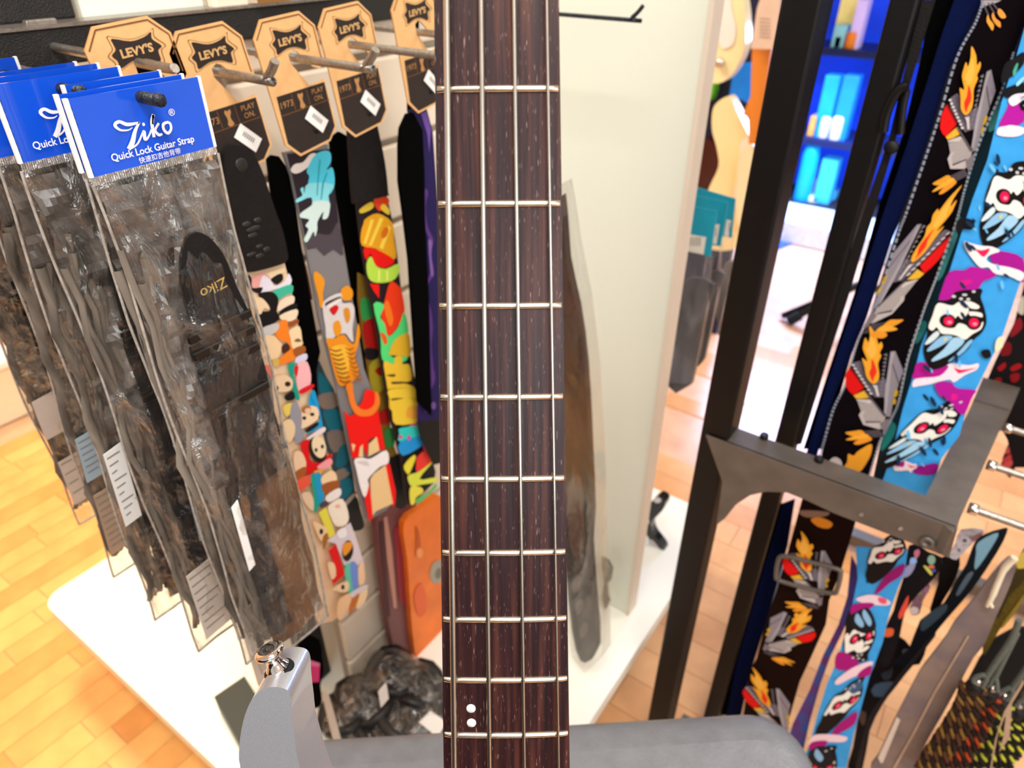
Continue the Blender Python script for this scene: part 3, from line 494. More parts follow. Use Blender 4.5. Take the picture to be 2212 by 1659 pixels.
# -- strap D : purple lightning, cut by the neck
sD = thing('guitar_strap', 'purple crackle guitar strap with black suede end beside the bass neck', 'guitar strap', (-.5, .545, CH-.5), 'hanging straps on kraft cards')
hang_card(sD, .517, CH-.052, -.5, words=True); peg(.551, -.40, HZ+.004, 'peg hook with the card hidden by the bass neck')
sheet('leather_end', 'R2', [(1655, 1120), (1665, 990), (1715, 880), (1760, 870), (1830, 1000), (1845, 1300), (1850, 1700), (1880, 2300), (1900, 3200), (1800, 3100), (1730, 2000), (1690, 1659), (1655, 1400)], ('x', -.505), M['suede'], sD, t=.004)
sheet('front_strap', 'P', [(884, 240), (920, 228), (935, 285), (950, 500), (955, 905), (905, 912), (905, 700), (906, 500), (900, 330)], ('x', -.51), PC('#1c0f4a'), sD, t=.003)
sheet('leather_tab', 'P', [(903, 912), (955, 905), (955, 1000), (938, 1004), (912, 950)], ('x', -.51), M['leather'], sD, t=.003)
prints(sD, ('x', -.51), [('P', '#6a4a9a', [(908, 245), (920, 240), (930, 280), (926, 330), (922, 290)], 0), ('R4', '#55307a', [(1845, 30), (1870, 60), (1850, 160), (1865, 320), (1910, 420), (1890, 520), (1915, 680), (1880, 740), (1862, 830), (1890, 960), (1905, 1100), (1895, 1240), (1915, 1480), (1880, 1480), (1870, 1250), (1880, 1100), (1860, 960), (1835, 800), (1890, 660), (1870, 520), (1880, 430), (1840, 320), (1825, 160)]),
    ('R4', '#7a5a9a', [(1870, 420), (1900, 440), (1892, 540), (1908, 680), (1890, 690), (1876, 540)]), ('R6', '#55307a', [(1890, 0), (1915, 0), (1920, 80), (1880, 180), (1860, 320), (1840, 300), (1870, 150)]), ('R6', '#6a4a8a', circ(1910, 270, 18, 30))])
sheet('rear_strap', 'P', [(885, 240), (884, 120), (893, 45), (905, 40), (906, 230)], ('x', -.53), M['webbing'], sD, t=.004)

# ================================================================ BLUE HEADER PACKETS
LBL = {1: [(.20, .28, .275, .338, 'sticker', 0)], 4: [(.40, .58, .305, .338, 'bluepaper', 4), (.10, .58, .362, .440, 'paper', 8)], 5: [(.02, .22, .250, .325, 'sticker', 9)],
       6: [(.02, .40, .262, .312, 'bluepaper', 6), (.02, .50, .330, .415, 'kraftpaper', 9)], 8: [(.02, .34, .255, .305, 'paper', 0), (.02, .40, .340, .412, 'paper', 4)], 2: [(.05, .35, .39, .44, 'paper', 0)]}
def packet(x, y0, y1, zt, seed, label, front=False, words='full', tl=0.0, ty=0.0, H=.455):
    rnd = random.Random(seed)
    root = thing('strap_packet', label, 'packaged strap', (x, (y0+y1)/2, CH+zt-.3), 'blue header strap packets')
    w = y1-y0; hz = CH+zt
    Q = lambda u, d, o=0: Vector((x+o+tl*max(0, d-.02), y0+u*w+ty*d, hz-d))
    hh = .0385
    # folded header card
    b = MB(); b.prism([Q(0, 0), Q(1, 0), Q(1, hh), Q(0, hh)], (-.0012, 0, 0)); hc = b.build('header_card', M['bluecard'], root)
    for u0, u1 in ((-.006, .022), (.978, 1.0)):
        b = MB(); b.prism([Q(u0, -.0003, .0005), Q(u1, -.0003, .0005), Q(u1, hh, .0005), Q(u0, hh, .0005)], (-.0022, 0, 0)); b.build('card_edge', M['white'], hc)
    b = MB()
    for k in range(9): b.poly([Q(.022, .003+k*.004, .0007), Q(.026, .003+k*.004, .0007), Q(.026, .0052+k*.004, .0007), Q(.022, .0052+k*.004, .0007)], (1, 0, 0))
    b.build('perforation', PC('#16254f'), hc)
    # ribbed heat seal
    b = MB()
    for k in range(60):
        u = (k+.1)/60; b.prism([Q(u, hh, .0003), Q(u+.010, hh, .0003), Q(u+.010, hh+.0042, .0003), Q(u, hh+.0042, .0003)], (-.0008, 0, 0))
    b.build('ribbed_seal', M['seal'], root)
    # clear bag : front and back sheets with crinkles
    ph = [rnd.random()*6.3 for _ in range(8)]
    D0 = hh+.004; D1 = H
    def crk(u, v, s):
        p = Vector((u*w*1.0, v*H*.8, seed*3.1+s*7)); r1 = 1-abs(noise.noise(p*34))*2; r2 = 1-abs(noise.noise(p*75+Vector((5, 1, 2))))*2
        return .0030*(r1-.4)+.0016*(r2-.4)
    def fn(s):
        def g(u, v):
            bulge = math.sin(math.pi*min(max(u, 0), 1))**.6*math.sin(math.pi*min(1, v*3+.02)*.5)*(1 if v < .97 else (1-v)/.03)
            e = crk(u, v, s)*(.3+.7*bulge)
            ue = u+.02*math.sin(14*v+ph[4])*(1 if u > .5 else -1)*abs(u-.5)*2
            return Q(ue, D0+(D1-D0)*v, (.0085*bulge+e)*s)
        return g
    b = MB(); b.grid(fn(1), 16, 84, 0, False); b.build('bag_front', M['clear'], root); b = MB(); b.grid(fn(-1), 12, 60, 0, False); b.build('bag_back', M['clear'], root)
    b = MB()
    for uu in (0.0, 1.0):
        P = [fn(1)(uu, k/44) for k in range(45)]; Pm = [fn(-1)(uu, k/44) for k in range(45)]
        b.tube([(p+q)/2 for p, q in zip(P, Pm)], .0009, 6)
    b.tube([fn(1)(k/8, 1.0) for k in range(9)], .0011, 6)
    b.build('bag_seam', M['seam'], root)
    # strap folded inside
    yo = .30; sw = .62
    def rib(d0, d1, u0, u1, o, t, m, name, lab=None, wob=.001):
        n = 18; b = MB(); vs = []
        def g(u, v): return Q(u0+(u1-u0)*u, d0+(d1-d0)*v, o+wob*math.sin(16*v+ph[5])+wob*.8*math.sin(7*u+5*v))
        b.grid(g, 4, n); b.grid(lambda u, v: g(1-u, v)-Vector((t, 0, 0)), 4, n)
        return b.build(name, m, root, label=lab)
    rib(.150, .275, yo, yo+sw, .003, .002, M['nylon'], 'nylon_strap')
    rib(.262, D1-.030, yo-.06, yo+.22, .002, .002, M['nylon'], 'nylon_strap_tail', wob=.002)
    rib(.240, D1-.012, yo-.02, .97, -.001, .0012, M['tan'] if front else M['greyback'], 'brown_backing' if front else 'grey_backing', wob=.002)
    b = MB()
    for k in range(6):
        u = .05+.05*k; d0_ = .075+.03*rnd.random(); P = [Q(u+.035*math.sin(2.1*v_+k*1.7+ph[6])+.015*math.sin(5*v_+k), d0_+(.425-d0_)*v_/14, .003-.0016*k+.0015*math.sin(3*v_+k)) for v_ in range(15)]
        hwb = .0018+.0022*rnd.random(); vs = []
        for p_ in P: vs += [p_+Vector((-.001, -hwb, .0)), p_+Vector((.0015, 0, 0)), p_+Vector((-.001, hwb, 0))]
        b.add(vs, [(i_*3+j_, i_*3+j_+1, i_*3+j_+4, i_*3+j_+3) for i_ in range(14) for j_ in range(2)], 0, True)
    b.build('folded_web', M['fold'], root, kind='stuff')
    def wr(u, v):
        p = Q(.03+.94*u, .046+.215*v, -.0045); a_ = Vector((u*w, v*.21, seed*5.3)); return p+Vector((.0045*(1-2*abs(noise.noise(a_*38)))+.0025*(1-2*abs(noise.noise(a_*85))), .002*noise.noise(a_*50), 0))
    b = MB(); b.grid(wr, 22, 50, 0, False); b.build('crumpled_lining', M['lining'], root)
    # moulded end tab, rounded top, two ridged sliders
    tabp = [(yo+.1, .150), (yo+.06, .128), (yo+.10, .100), (yo+.22, .083), (yo+.36, .083), (yo+.48, .098), (yo+.53, .122), (yo+.56, .150)]
    b = MB(); b.prism([Q(u, d, .0055) for u, d in smooth(tabp[:1]+tabp[1:], 3)], (-.003, 0, 0)); tb = b.build('end_tab', M['leather'], root, bev=(.0008, 1))
    if front: text('Ziko', .010, Q(yo+.32, .117, .0062), (0, -1, -.12), (0, .12, -1), PC('#c9a55a'), tb)
    for d in (.140, .152, .165, .196):
        b = MB(); b.box(Q(yo-.02, d, .0045), Q(yo+sw-.02, d+.006, .0075)); b.build('slider', mat('slider_plastic', '#14120f', .3, var=.2) if 'slider_plastic' not in bpy.data.materials else bpy.data.materials['slider_plastic'], root, bev=(.0008, 1))
    for u0_, u1_, d0_, d1_, mm, ln in LBL.get(seed, []):
        b = MB(); b.prism([Q(u0_, d0_, .0075), Q(u1_, d0_-.003, .0075), Q(u1_-.02, d1_-.002, .0075), Q(u0_-.02, d1_, .0075)], (-.0005, 0, 0)); ins = b.build('paper_label' if ln else 'paper_insert', M[mm], root)
        if ln:
            b = MB()
            for k in range(ln):
                dk = d0_+.004+(d1_-d0_-.008)*k/ln; uw = (u1_-u0_)*(.8-.2*(k % 3)); b.poly([Q(u0_+.02, dk, .0078), Q(u0_+uw, dk-.001, .0078), Q(u0_+uw, dk+.0004, .0078), Q(u0_+.02, dk+.0014, .0078)], (1, 0, 0))
            b.build('fine_print', PC('#8d8580'), ins, kind='stuff')
    # printing
    ux = Vector((0, 1, .0)); uy = Vector((0, 0, 1))
    def stroke(mb, pts, ws, o=.0010):
        n = len(pts); L_, R_ = [], []
        for i in range(n):
            a = Vector(pts[max(0, i-1)]); c = Vector(pts[min(n-1, i+1)]); t = (c-a).normalized(); nn = Vector((-t.y, t.x)); p = Vector(pts[i]); wv = ws[i]/2
            L_.append(p+nn*wv); R_.append(p-nn*wv)
        for i in range(n-1): mb.poly([Q(*L_[i], o), Q(*L_[i+1], o), Q(*R_[i+1], o), Q(*R_[i], o)], (1, 0, 0))
    if words:
        b = MB()
        def S_(pts, ws):   # logo strokes in header units : u across in metres/w, d down in metres
            q = smooth([((u_-.345)*.888+.267, (d_-.014)*.86+.0145) for u_, d_ in pts], 6, False); wq = [c[0] for c in smooth([(w_, 0) for w_ in ws], 6, False)]
            P = [(u, d) for u, d in q]; n = len(P); LR = []
            for i in range(n):
                a = P[max(0, i-1)]; c = P[min(n-1, i+1)]; t = Vector(((c[0]-a[0])*w, c[1]-a[1])).normalized(); nn = Vector((-t.y, t.x))*wq[i]/2
                LR.append(((P[i][0]+nn.x/w, P[i][1]+nn.y), (P[i][0]-nn.x/w, P[i][1]-nn.y)))
            for i in range(n-1): b.poly([Q(*LR[i][0], .001), Q(*LR[i+1][0], .001), Q(*LR[i+1][1], .001), Q(*LR[i][1], .001)], (1, 0, 0))
        S_([(.475, .0188), (.435, .0197), (.375, .0187), (.345, .0155), (.385, .0140), (.445, .0165), (.545, .0168)], [.0003, .0007, .0011, .0017, .0016, .0018, .0008])
        S_([(.545, .0165), (.490, .0210), (.440, .0272), (.395, .0305)], [.0009, .0018, .0026, .0022])
        S_([(.420, .0305), (.480, .0285), (.535, .0240), (.560, .0225), (.550, .0268), (.580, .0262), (.640, .0205), (.672, .0140)], [.0008, .0009, .001, .0015, .0018, .0010, .0010, .0013])
        S_([(.675, .0138), (.645, .0180), (.628, .0270)], [.0017, .0019, .0016])
        S_([(.700, .0195), (.655, .0230), (.672, .0262), (.705, .0262)], [.0014, .0012, .0016, .001])
        S_([(.770, .0200), (.735, .0208), (.728, .0240), (.755, .0265), (.790, .0245), (.795, .0212), (.770, .0198)], [.0014, .0016, .0016, .0015, .0014, .0013, .0013])
        b.poly([Q(u, d, .0011) for u, d in circ(.468, .0182, .010, .0009)], (1, 0, 0))
        lg = b.build('logo_lettering', M['white'], hc)
        if words == 'full':
            text('Quick Lock Guitar Strap', .0053, Q(.497, .0312, .0011), ux, uy, M['white'], hc, bold=.00007, stretch=.93)
            text('快速扣吉他背带', .0036, Q(.525, .0359, .0011), ux, uy, M['white'], hc)
            text('®', .005, Q(.70, .0154, .0011), ux, uy, M['white'], hc)
        else: text('Quick Lock Guitar Strap', .0053, Q(.497, .0312, .0011), ux, uy, M['white'], hc, bold=.00007, stretch=.93)
    return root
# front hook : three packets ; rear hook : four packets
packet(-.390, .170, .2455, -.0735, 1, 'front blue header packet with the whole white logo in view', True, tl=.026)
packet(-.397, .1695, .2400, -.0722, 2, 'blue header packet directly behind the front one, only its edge showing', False, None, tl=.0)
packet(-.408, .1790, .2335, -.0705, 3, 'third blue header packet on the front hook, peeking out on top', False, None, tl=-.03)
packet(-.424, .1530, .2195, -.0680, 4, 'front packet on the left hook, logo half covered', False, 'part', tl=-.03)
packet(-.440, .148, .2165, -.0675, 5, 'second packet on the left hook, thin blue strip showing', False, None, tl=-.13)
packet(-.458, .146, .2130, -.0680, 6, 'third packet on the left hook with a creased header', False, None, tl=-.27, ty=.02)
packet(-.486, .126, .194, -.0655, 8, 'rearmost blue packet on the left hook against the black rail', False, None, tl=-.42, ty=.10)
peg(.2085, -.374, CH-.0775, 'straight dark peg hook through the front blue packets', bend=False, m=M['darkhook'])
peg(.1855, -.405, CH-.0735, 'straight dark peg hook through the left blue packets', bend=False, m=M['darkhook'])

# ================================================================ BASS GUITAR
N4, N12 = CP+ray(1075, 192)*.243, CP+ray(1093.5, 1588)*.294
ND = (N12-N4).normalized(); SC = (N12-N4).length/(.864*(2**(-4/12)-2**(-1)))
NA = (RT+UP*.010); NA = (NA-ND*NA.dot(ND)).normalized(); NN = ND.cross(NA).normalized()
if NN.dot(FW) > 0: NN = -NN
sF = lambda n: .864*(1-2**(-n/12))
def NP(s, a, h): return N4+ND*((s-sF(4))*SC)+NA*a+NN*h       # s along the scale, a across, h above the board
hw = lambda s: (.0192+(s*.0235/.864*.864)*.0+ (s-sF(4))*.0) if False else .02165+(s-sF(4))*(.02640-.02165)/(sF(12)-sF(4))
bass = thing('bass_guitar', 'silver four string bass guitar standing upright with dark rosewood neck', 'bass guitar', NP(.8, 0, -.03))
L0, L1 = .0, .60
def frame_local(o):   # give neck-aligned object coordinates to the wood
    pass
def neck_mesh(prof, s0, s1, n):
    b = MB(); k = len(prof(s0)); vs = []
    for i in range(n+1):
        s = s0+(s1-s0)*i/n; vs += [NP(s, a, h) for a, h in prof(s)]
    fs = [(i*k+j, i*k+(j+1) % k, (i+1)*k+(j+1) % k, (i+1)*k+j) for i in range(n) for j in range(k)]
    b.add(vs, fs); b.add(vs[:k], [tuple(range(k))]); b.add(vs[-k:], [tuple(range(k-1, -1, -1))]); return b
def oriented(b, name, m, parent, **kw):
    """mesh whose own axes follow the neck (y along the strings), so that grain runs lengthwise"""
    mw = Matrix((( NA.x, ND.x, NN.x, N4.x), (NA.y, ND.y, NN.y, N4.y), (NA.z, ND.z, NN.z, N4.z), (0, 0, 0, 1)))
    inv = mw.inverted(); off = wl(parent)
    me = bpy.data.meshes.new(name); me.from_pydata([tuple(inv @ v) for v in b.v], [], b.f); me.materials.append(m) if not isinstance(m, list) else [me.materials.append(x) for x in m]
    me.polygons.foreach_set('use_smooth', b.s); me.polygons.foreach_set('material_index', b.m)
    o = bpy.data.objects.new(name, me); COL.objects.link(o); o.parent = parent
    mm = mw.copy(); mm.translation = mw.translation-off; o.matrix_basis = mm
    return o
RAD = .40
crown = lambda a: -a*a/(2*RAD)
def fbprof(s):
    w = hw(s); top = [(w*t, crown(w*t)) for t in (-1, -.75, -.5, -.25, 0, .25, .5, .75, 1)]
    return [(-w, -.006)]+top+[(w, -.006)]
fb = oriented(neck_mesh(fbprof, L0, L1, 12), 'fretboard', M['rose'], bass)
def nkprof(s):
    w = hw(s)-.0002; return [(-w, -.006), (-w*.96, -.012), (-w*.7, -.0195), (-w*.3, -.0235), (0, -.0245), (w*.3, -.0235), (w*.7, -.0195), (w*.96, -.012), (w, -.006)]
oriented(neck_mesh(nkprof, L0, L1, 12), 'neck', M['maple'], bass)
for n in range(2, 17):
    s = sF(n); w = hw(s)-.0006; b = MB(); k = 24; rings = []
    for i in range(k+1):
        t = -1+2*i/k; e = min(1, (1-abs(t))/.035); a = w*t
        rings.append([NP(s+q*.00125/SC, a, crown(a)+hq*(.35+.65*e)) for q, hq in ((-1, 0), (-.95, .0004), (-.55, .0010), (0, .00125), (.55, .0010), (.95, .0004), (1, 0))])
    vs = [v for r in rings for v in r]; b.add(vs, [(i*7+j, i*7+j+1, (i+1)*7+j+1, (i+1)*7+j) for i in range(k) for j in range(6)], 0, True)
    b.add(vs[:7], [tuple(range(7))]); b.add(vs[-7:], [tuple(range(6, -1, -1))])
    b.build('fret', M['nickel'], fb)
for px, py in ((1017.5, 1531), (1018.5, 1562)):
    r = ray(px, py); d = (NP(sF(11.7), 0, 0)-CP).dot(NN)/r.dot(NN); c = CP+r*d; a = (c-N4).dot(NA); c = c+NN*(crown(a)-.0006)
    b = MB(); b.lathe(c, NN, [(.0001, 0), (.0019, 0), (.0019, .0009), (.0001, .0009)], 20); b.build('inlay_dot', M['pearl'], fb)
for (xt, xb), dia in zip(((964.5, 981.5), (1039, 1057.5), (1110, 1132.5), (1181, 1206.5)), (.0027, .0021, .00165, .00120)):
    def onneck(px, py, h):
        r = ray(px, py); o = N4+NN*h; d = (o-CP).dot(NN)/r.dot(NN); return CP+r*d
    A, B = onneck(xt, 0, .0028), onneck(xb, 1659, .0036); D = (B-A); A2 = A-D*.10; B2 = A+D*1.12; n = int((B2-A2).length/(dia*.23)); Rr = []
    b = MB(); rad = dia/2
    pts = [A2+(B2-A2)*(i/(2*n)) for i in range(2*n+1)]; b.tube(pts, [rad*(1 if i % 2 else .84) for i in range(2*n+1)], 8)
    b.build('string', M['string'], bass)
# body with upper horn : outline in the neck frame (s along, a across), front face level h
HB = -.0165
def onh(px, py, h=HB):
    r = ray(px, py); o = N4+NN*h; d = (o-CP).dot(NN)/r.dot(NN); c = CP+r*d-N4; return (c.dot(ND)/SC+sF(4), c.dot(NA))
front = [onh(*p) for p in [(648, 1659), (636, 1590), (630, 1540), (628, 1508), (619, 1490), (596, 1484), (568, 1488), (546, 1508), (529, 1545), (519, 1592), (516, 1640), (520, 1670)]]
s_b = front[0][0]
lower = [(s_b+.045, front[-1][1]-.002), (s_b+.12, -.118), (s_b+.20, -.135), (s_b+.30, -.165), (s_b+.40, -.170), (s_b+.46, -.11), (s_b+.475, 0), (s_b+.46, .11), (s_b+.40, .155), (s_b+.30, .15), (s_b+.20, .125), (s_b+.14, .115), (s_b+.10, .085), (s_b+.105, .055), (s_b+.125, .032), (s_b+.125, -.032), (s_b+.085, -.058), (s_b+.04, front[0][1]+.010)]
outl = smooth(front+lower, 3)
b = MB(); b.prism([NP(s, a, HB) for s, a in outl], NN*-.031)
body = b.build('body', M['silver'], bass, bev=(.0075, 5), label='silver metallic body with upper horn')
# strap button on the horn tip
c0 = NP(*onh(575, 1484), HB-.0150); ax = (-ND*.93-NA*.30+NN*.10).normalized()
b = MB(); b.lathe(c0-ax*.004, ax, [(.0001, 0), (.0066, 0), (.0071, .0016), (.0066, .0030), (.0001, .0031)], 24); sb = b.build('strap_button_washer', M['felt'], bass, label='black felt washer')
b = MB(); b.lathe(c0-ax*.001, ax, [(.0001, 0), (.0056, 0), (.0054, .0010), (.0040, .0028), (.0031, .0048), (.0033, .0062), (.0052, .0076), (.0066, .0086), (.0068, .0100), (.0060, .0110), (.0044, .0114), (.0001, .0110)], 28); b.build('strap_button', M['chrome'], bass, label='polished chrome strap button')

# ================================================================ BENCH behind the neck
BZ = CH-.60; e1 = hit((960, 1556), ('z', BZ)); e2 = hit((1600, 1518), ('z', BZ)); bu = (e2-e1); bu.z = 0; bu.normalize(); bv = Vector((bu.y, -bu.x, 0))
if bv.dot(HD) > 0: bv = -bv
rc_ = hit((1742, 1640), ('z', BZ)); right = (rc_-e1).dot(bu)+.012; wid = .50
org = e1+bu*(right-wid/2)
bench = thing('bench', 'black leather bench with rounded corner behind the bass neck', 'bench', (org.x+bv.x*.11, org.y+bv.y*.11, 0))
def bench_pt(u, v, z): return Vector((org.x, org.y, z))+bu*u+bv*v
def rr2(hw_, d, r, ins, n=8):
    P = []
    for cx, cy, a0 in ((hw_-r, r, 270), (hw_-r, d-r, 0), (-hw_+r, d-r, 90), (-hw_+r, r, 180)):
        for k in range(n+1):
            a = math.radians(a0+90*k/n); P.append((cx+(r-ins)*math.cos(a), cy+(r-ins)*math.sin(a)))
    return P
b = MB(); rings = []; BD = .19
for z, ins in ((-.075, .004), (-.070, 0), (-.030, 0), (-.020, .0015), (-.012, .0045), (-.006, .010), (-.002, .017), (.0, .025), (.0015, .036)):
    rings.append([bench_pt(u, v, BZ+z) for u, v in rr2(wid/2, BD, .048, ins)])
n = len(rings[0]); vs = [p for r in rings for p in r]
b.add(vs, [(i*n+j, i*n+(j+1) % n, (i+1)*n+(j+1) % n, (i+1)*n+j) for i in range(len(rings)-1) for j in range(n)], 0, True)
b.add(rings[-1], [tuple(range(n))], 0, True); b.add(rings[0], [tuple(range(n-1, -1, -1))])
b.build('seat_cushion', M['bench'], bench)
b = MB(); b.prism([bench_pt(u, v, BZ-.075) for u, v in rr2(wid/2-.02, BD-.0, .03, .02)], (0, 0, -.03)); b.build('seat_frame', M['blackpaint'], bench)
for u in (-wid/2+.05, wid/2-.05):
    for v in (.04, BD-.04):
        b = MB(); b.tube([bench_pt(u, v, BZ-.10), bench_pt(u*1.02, v, 0)], .014, 12); b.build('leg', M['blackpaint'], bench)

# ================================================================ RACK ON THE RIGHT
PY = .70
rack = thing('strap_rack', 'black steel strap rack with square posts and a bracket arm', 'rack', (0, PY+.3, 0))
q0, q1 = hit((1686, 0), ('y', PY)), hit((1776, 0), ('y', PY))
ax0, ax1 = q0.x, q1.x
b = MB(); b.box((ax0, PY, 0), (ax1, PY+.042, CH+.7)); b.build('post', M['blackpaint'], rack, bev=(.003, 2))
q0, q1 = hit((1921, 0), ('y', .79)), hit((1986, 0), ('y', .79)); bx0, bx1 = q0.x, q1.x
b = MB(); b.box((bx0, .79, 0), (bx1, .82, CH+.7)); b.build('post', M['blackpaint'], rack, bev=(.003, 2))
b = MB(); b.box((.62, .74, 0), (.655, .78, CH+.7)); b.build('post', M['blackpaint'], rack, bev=(.003, 2))
b = MB(); b.box((.62, 1.42, 0), (.655, 1.46, CH+.7)); b.build('post', M['blackpaint'], rack, bev=(.003, 2))
b = MB(); b.box((bx0, 1.42, 0), (bx1, 1.45, CH+.7)); b.build('post', M['blackpaint'], rack, bev=(.003, 2))
b = MB(); b.box((bx0, .82, .02), (bx1, 1.42, .05)); b.box((bx0, 1.42, .02), (.655, 1.45, .05)); b.box((ax1, .715, 0), (bx0, .80, .02)); b.build('base_bar', M['bracket'], rack)
b = MB(); b.box((bx0, .845, CH-.035), (.30, .865, CH-.010)); b.build('top_bar', M['blackpaint'], rack)
# bracket arm with curved gusset
BF = ('y', PY-.004); BT = hit((1592, 965), BF).z
pl = [(1592, 965), (1700, 1008), (2063, 1153), (2050, 1205), (1950, 1166), (1800, 1108), (1745, 1082), (1700, 1064), (1655, 1062), (1620, 1070), (1590, 1090), (1566, 1120), (1548, 1134), (1560, 1040)]
b = MB(); P = [hit(p, BF) for p in pl]
for i in (0, 1, 2): P[i].z = BT
P[0].x = ax0+.008; b.prism(P, (0, .004, 0)); arm = b.build('bracket_plate', M['bracket'], rack, bev=(.0012, 2))
xR = P[2].x
b = MB(); b.box((ax0+.008, PY-.004, BT-.004), (xR, PY+.034, BT)); b.build('bracket_top', M['bracket'], rack, bev=(.0028, 4))
b = MB(); b.prism([hit(p, ('z', BT-.001)) for p in [(1988, 1092), (2060, 1151), (2180, 884), (2108, 858)]], (0, 0, -.03)); b.build('side_bar', M['bracket'], rack, bev=(.002, 2))
b = MB(); b.prism([hit(p, ('z', BT+.001)) for p in [(2104, 862), (2184, 886), (2204, 838), (2124, 815)]], (0, 0, -.034)); b.build('bar_sleeve', M['bracket'], rack, bev=(.002, 2))
def bolt(c, ax, r, h, parent, m='blackpaint', nm='bolt'):
    b = MB(); b.lathe(c, ax, [(.0001, 0), (r, 0), (r, h*.75), (r*.8, h), (r*.45, h), (r*.42, h*.4), (.0001, h*.4)], 16); return b.build(nm, M[m], parent)
for p in ((1650, 946), (1768, 996)):
    c = hit(p, ('z', BT)); bolt(c, (0, 0, 1), .0052, .006, rack)
c = hit((2003, 1170), BF); bolt(c, (0, -1, 0), .0075, .004, rack, 'bracket')
for p in ((1860, 1112), (1945, 1142)): c = hit(p, BF); bolt(c, (0, -1, 0), .0025, .001, rack, 'hook', 'rivet')
# chrome prongs of the side bar
for i, (px, py) in enumerate(((2168, 922), (2132, 1003), (2092, 1096))):
    c = hit((px, py), ('z', BT-.012)); y = c.y; xP = c.x
    b = MB(); b.tube([(xP, y, c.z), (xP+.22, y, c.z)], .0042, 10); pr = b.build('prong', M['hook'], rack)
    b = MB(); b.lathe((xP, y, c.z), (1, 0, 0), [(.0001, 0), (.0062, 0), (.0066, .004), (.006, .009), (.0042, .010)], 14); b.build('prong_collar', M['chrome'], pr)

# ------------------------------------------------ straps on the rack
def rackstrap(name_label, loc, grp='guitar straps hanging on the black rack'):
    return thing('guitar_strap', name_label, 'guitar strap', loc, grp)
UY = .82
FLAME = ('y', UY); LOWF = ('y', .765)
BLK = '#150c12'
# black leather strap with buckle hook
t = rackstrap('narrow black leather strap with shiny curved slider beside the rack post', (-.1, .80, CH-.4))
sheet('strap', 'P', [(1992, 0), (2020, 0), (1962, 190), (1926, 330), (1880, 480), (1832, 640), (1780, 800), (1730, 960), (1712, 960), (1760, 790), (1812, 620), (1868, 450), (1920, 300), (1950, 170)], ('y', .80), M['leather'], t, t=.004)
b = MB(); b.tube(smooth([tuple(hit(p, ('y', .79))) for p in [(1962, 185), (1944, 192), (1928, 215), (1914, 250), (1908, 285)]], 4, False), .0045, 8); b.build('slider', M['blackpaint'], t)
b = MB(); b.tube(smooth([tuple(hit(p, ('y', .795))) for p in [(1958, 195), (1950, 230), (1944, 290)]], 3, False), .004, 8); b.build('slider_bar', M['blackpaint'], t)
b = MB(); b.lathe(hit((1925, 318), ('y', .794)), (0, -1, 0), [(.0001, 0), (.007, 0), (.006, .002), (.0001, .003)], 14); b.build('rivet', M['leather'], t)
# black suede and navy
t = rackstrap('black suede strap squeezed between the leather strap and navy strap', (-.07, .83, CH-.4))
sheet('strap', 'P', [(2016, -30), (2070, -30), (2030, 130), (1985, 290), (1940, 440), (1890, 600), (1840, 760), (1780, 970), (1735, 970), (1790, 800), (1850, 620), (1900, 440), (1950, 290), (1988, 130)], ('y', .835), M['suede'], t, t=.004)
t = rackstrap('plain navy blue cotton strap left of the flame strap', (-.05, .825, CH-.4))
nav = mat('navy_cotton', '#04103a', .85, spec=.08, var=.3, scale=700, bump=.3, bscale=900)
sheet('strap', 'P', [(2072, -30), (2100, -30), (2128, -10), (2050, 150), (2015, 270), (1975, 390), (1925, 520), (1870, 690), (1800, 860), (1764, 985), (1740, 985), (1790, 820), (1850, 640), (1905, 470), (1960, 310), (2005, 170), (2036, 70)], ('y', .826), nav, t, t=.004)
t2 = rackstrap('navy strap end hanging below the bracket next to the post', (-.1, .78, CH-.9))
sheet('strap', 'P', [(1690, 1090), (1716, 1080), (1700, 1180), (1676, 1270), (1650, 1360), (1618, 1460), (1600, 1545), (1566, 1560), (1590, 1440), (1620, 1330), (1655, 1210)], ('y', .80), nav, t2, t=.004)
sheet('suede_backing', 'P', [(1640, 1095), (1690, 1090), (1660, 1200), (1624, 1330), (1600, 1430), (1570, 1545), (1548, 1545), (1575, 1430), (1610, 1280)], ('y', .812), M['suede'], t2, t=.004)

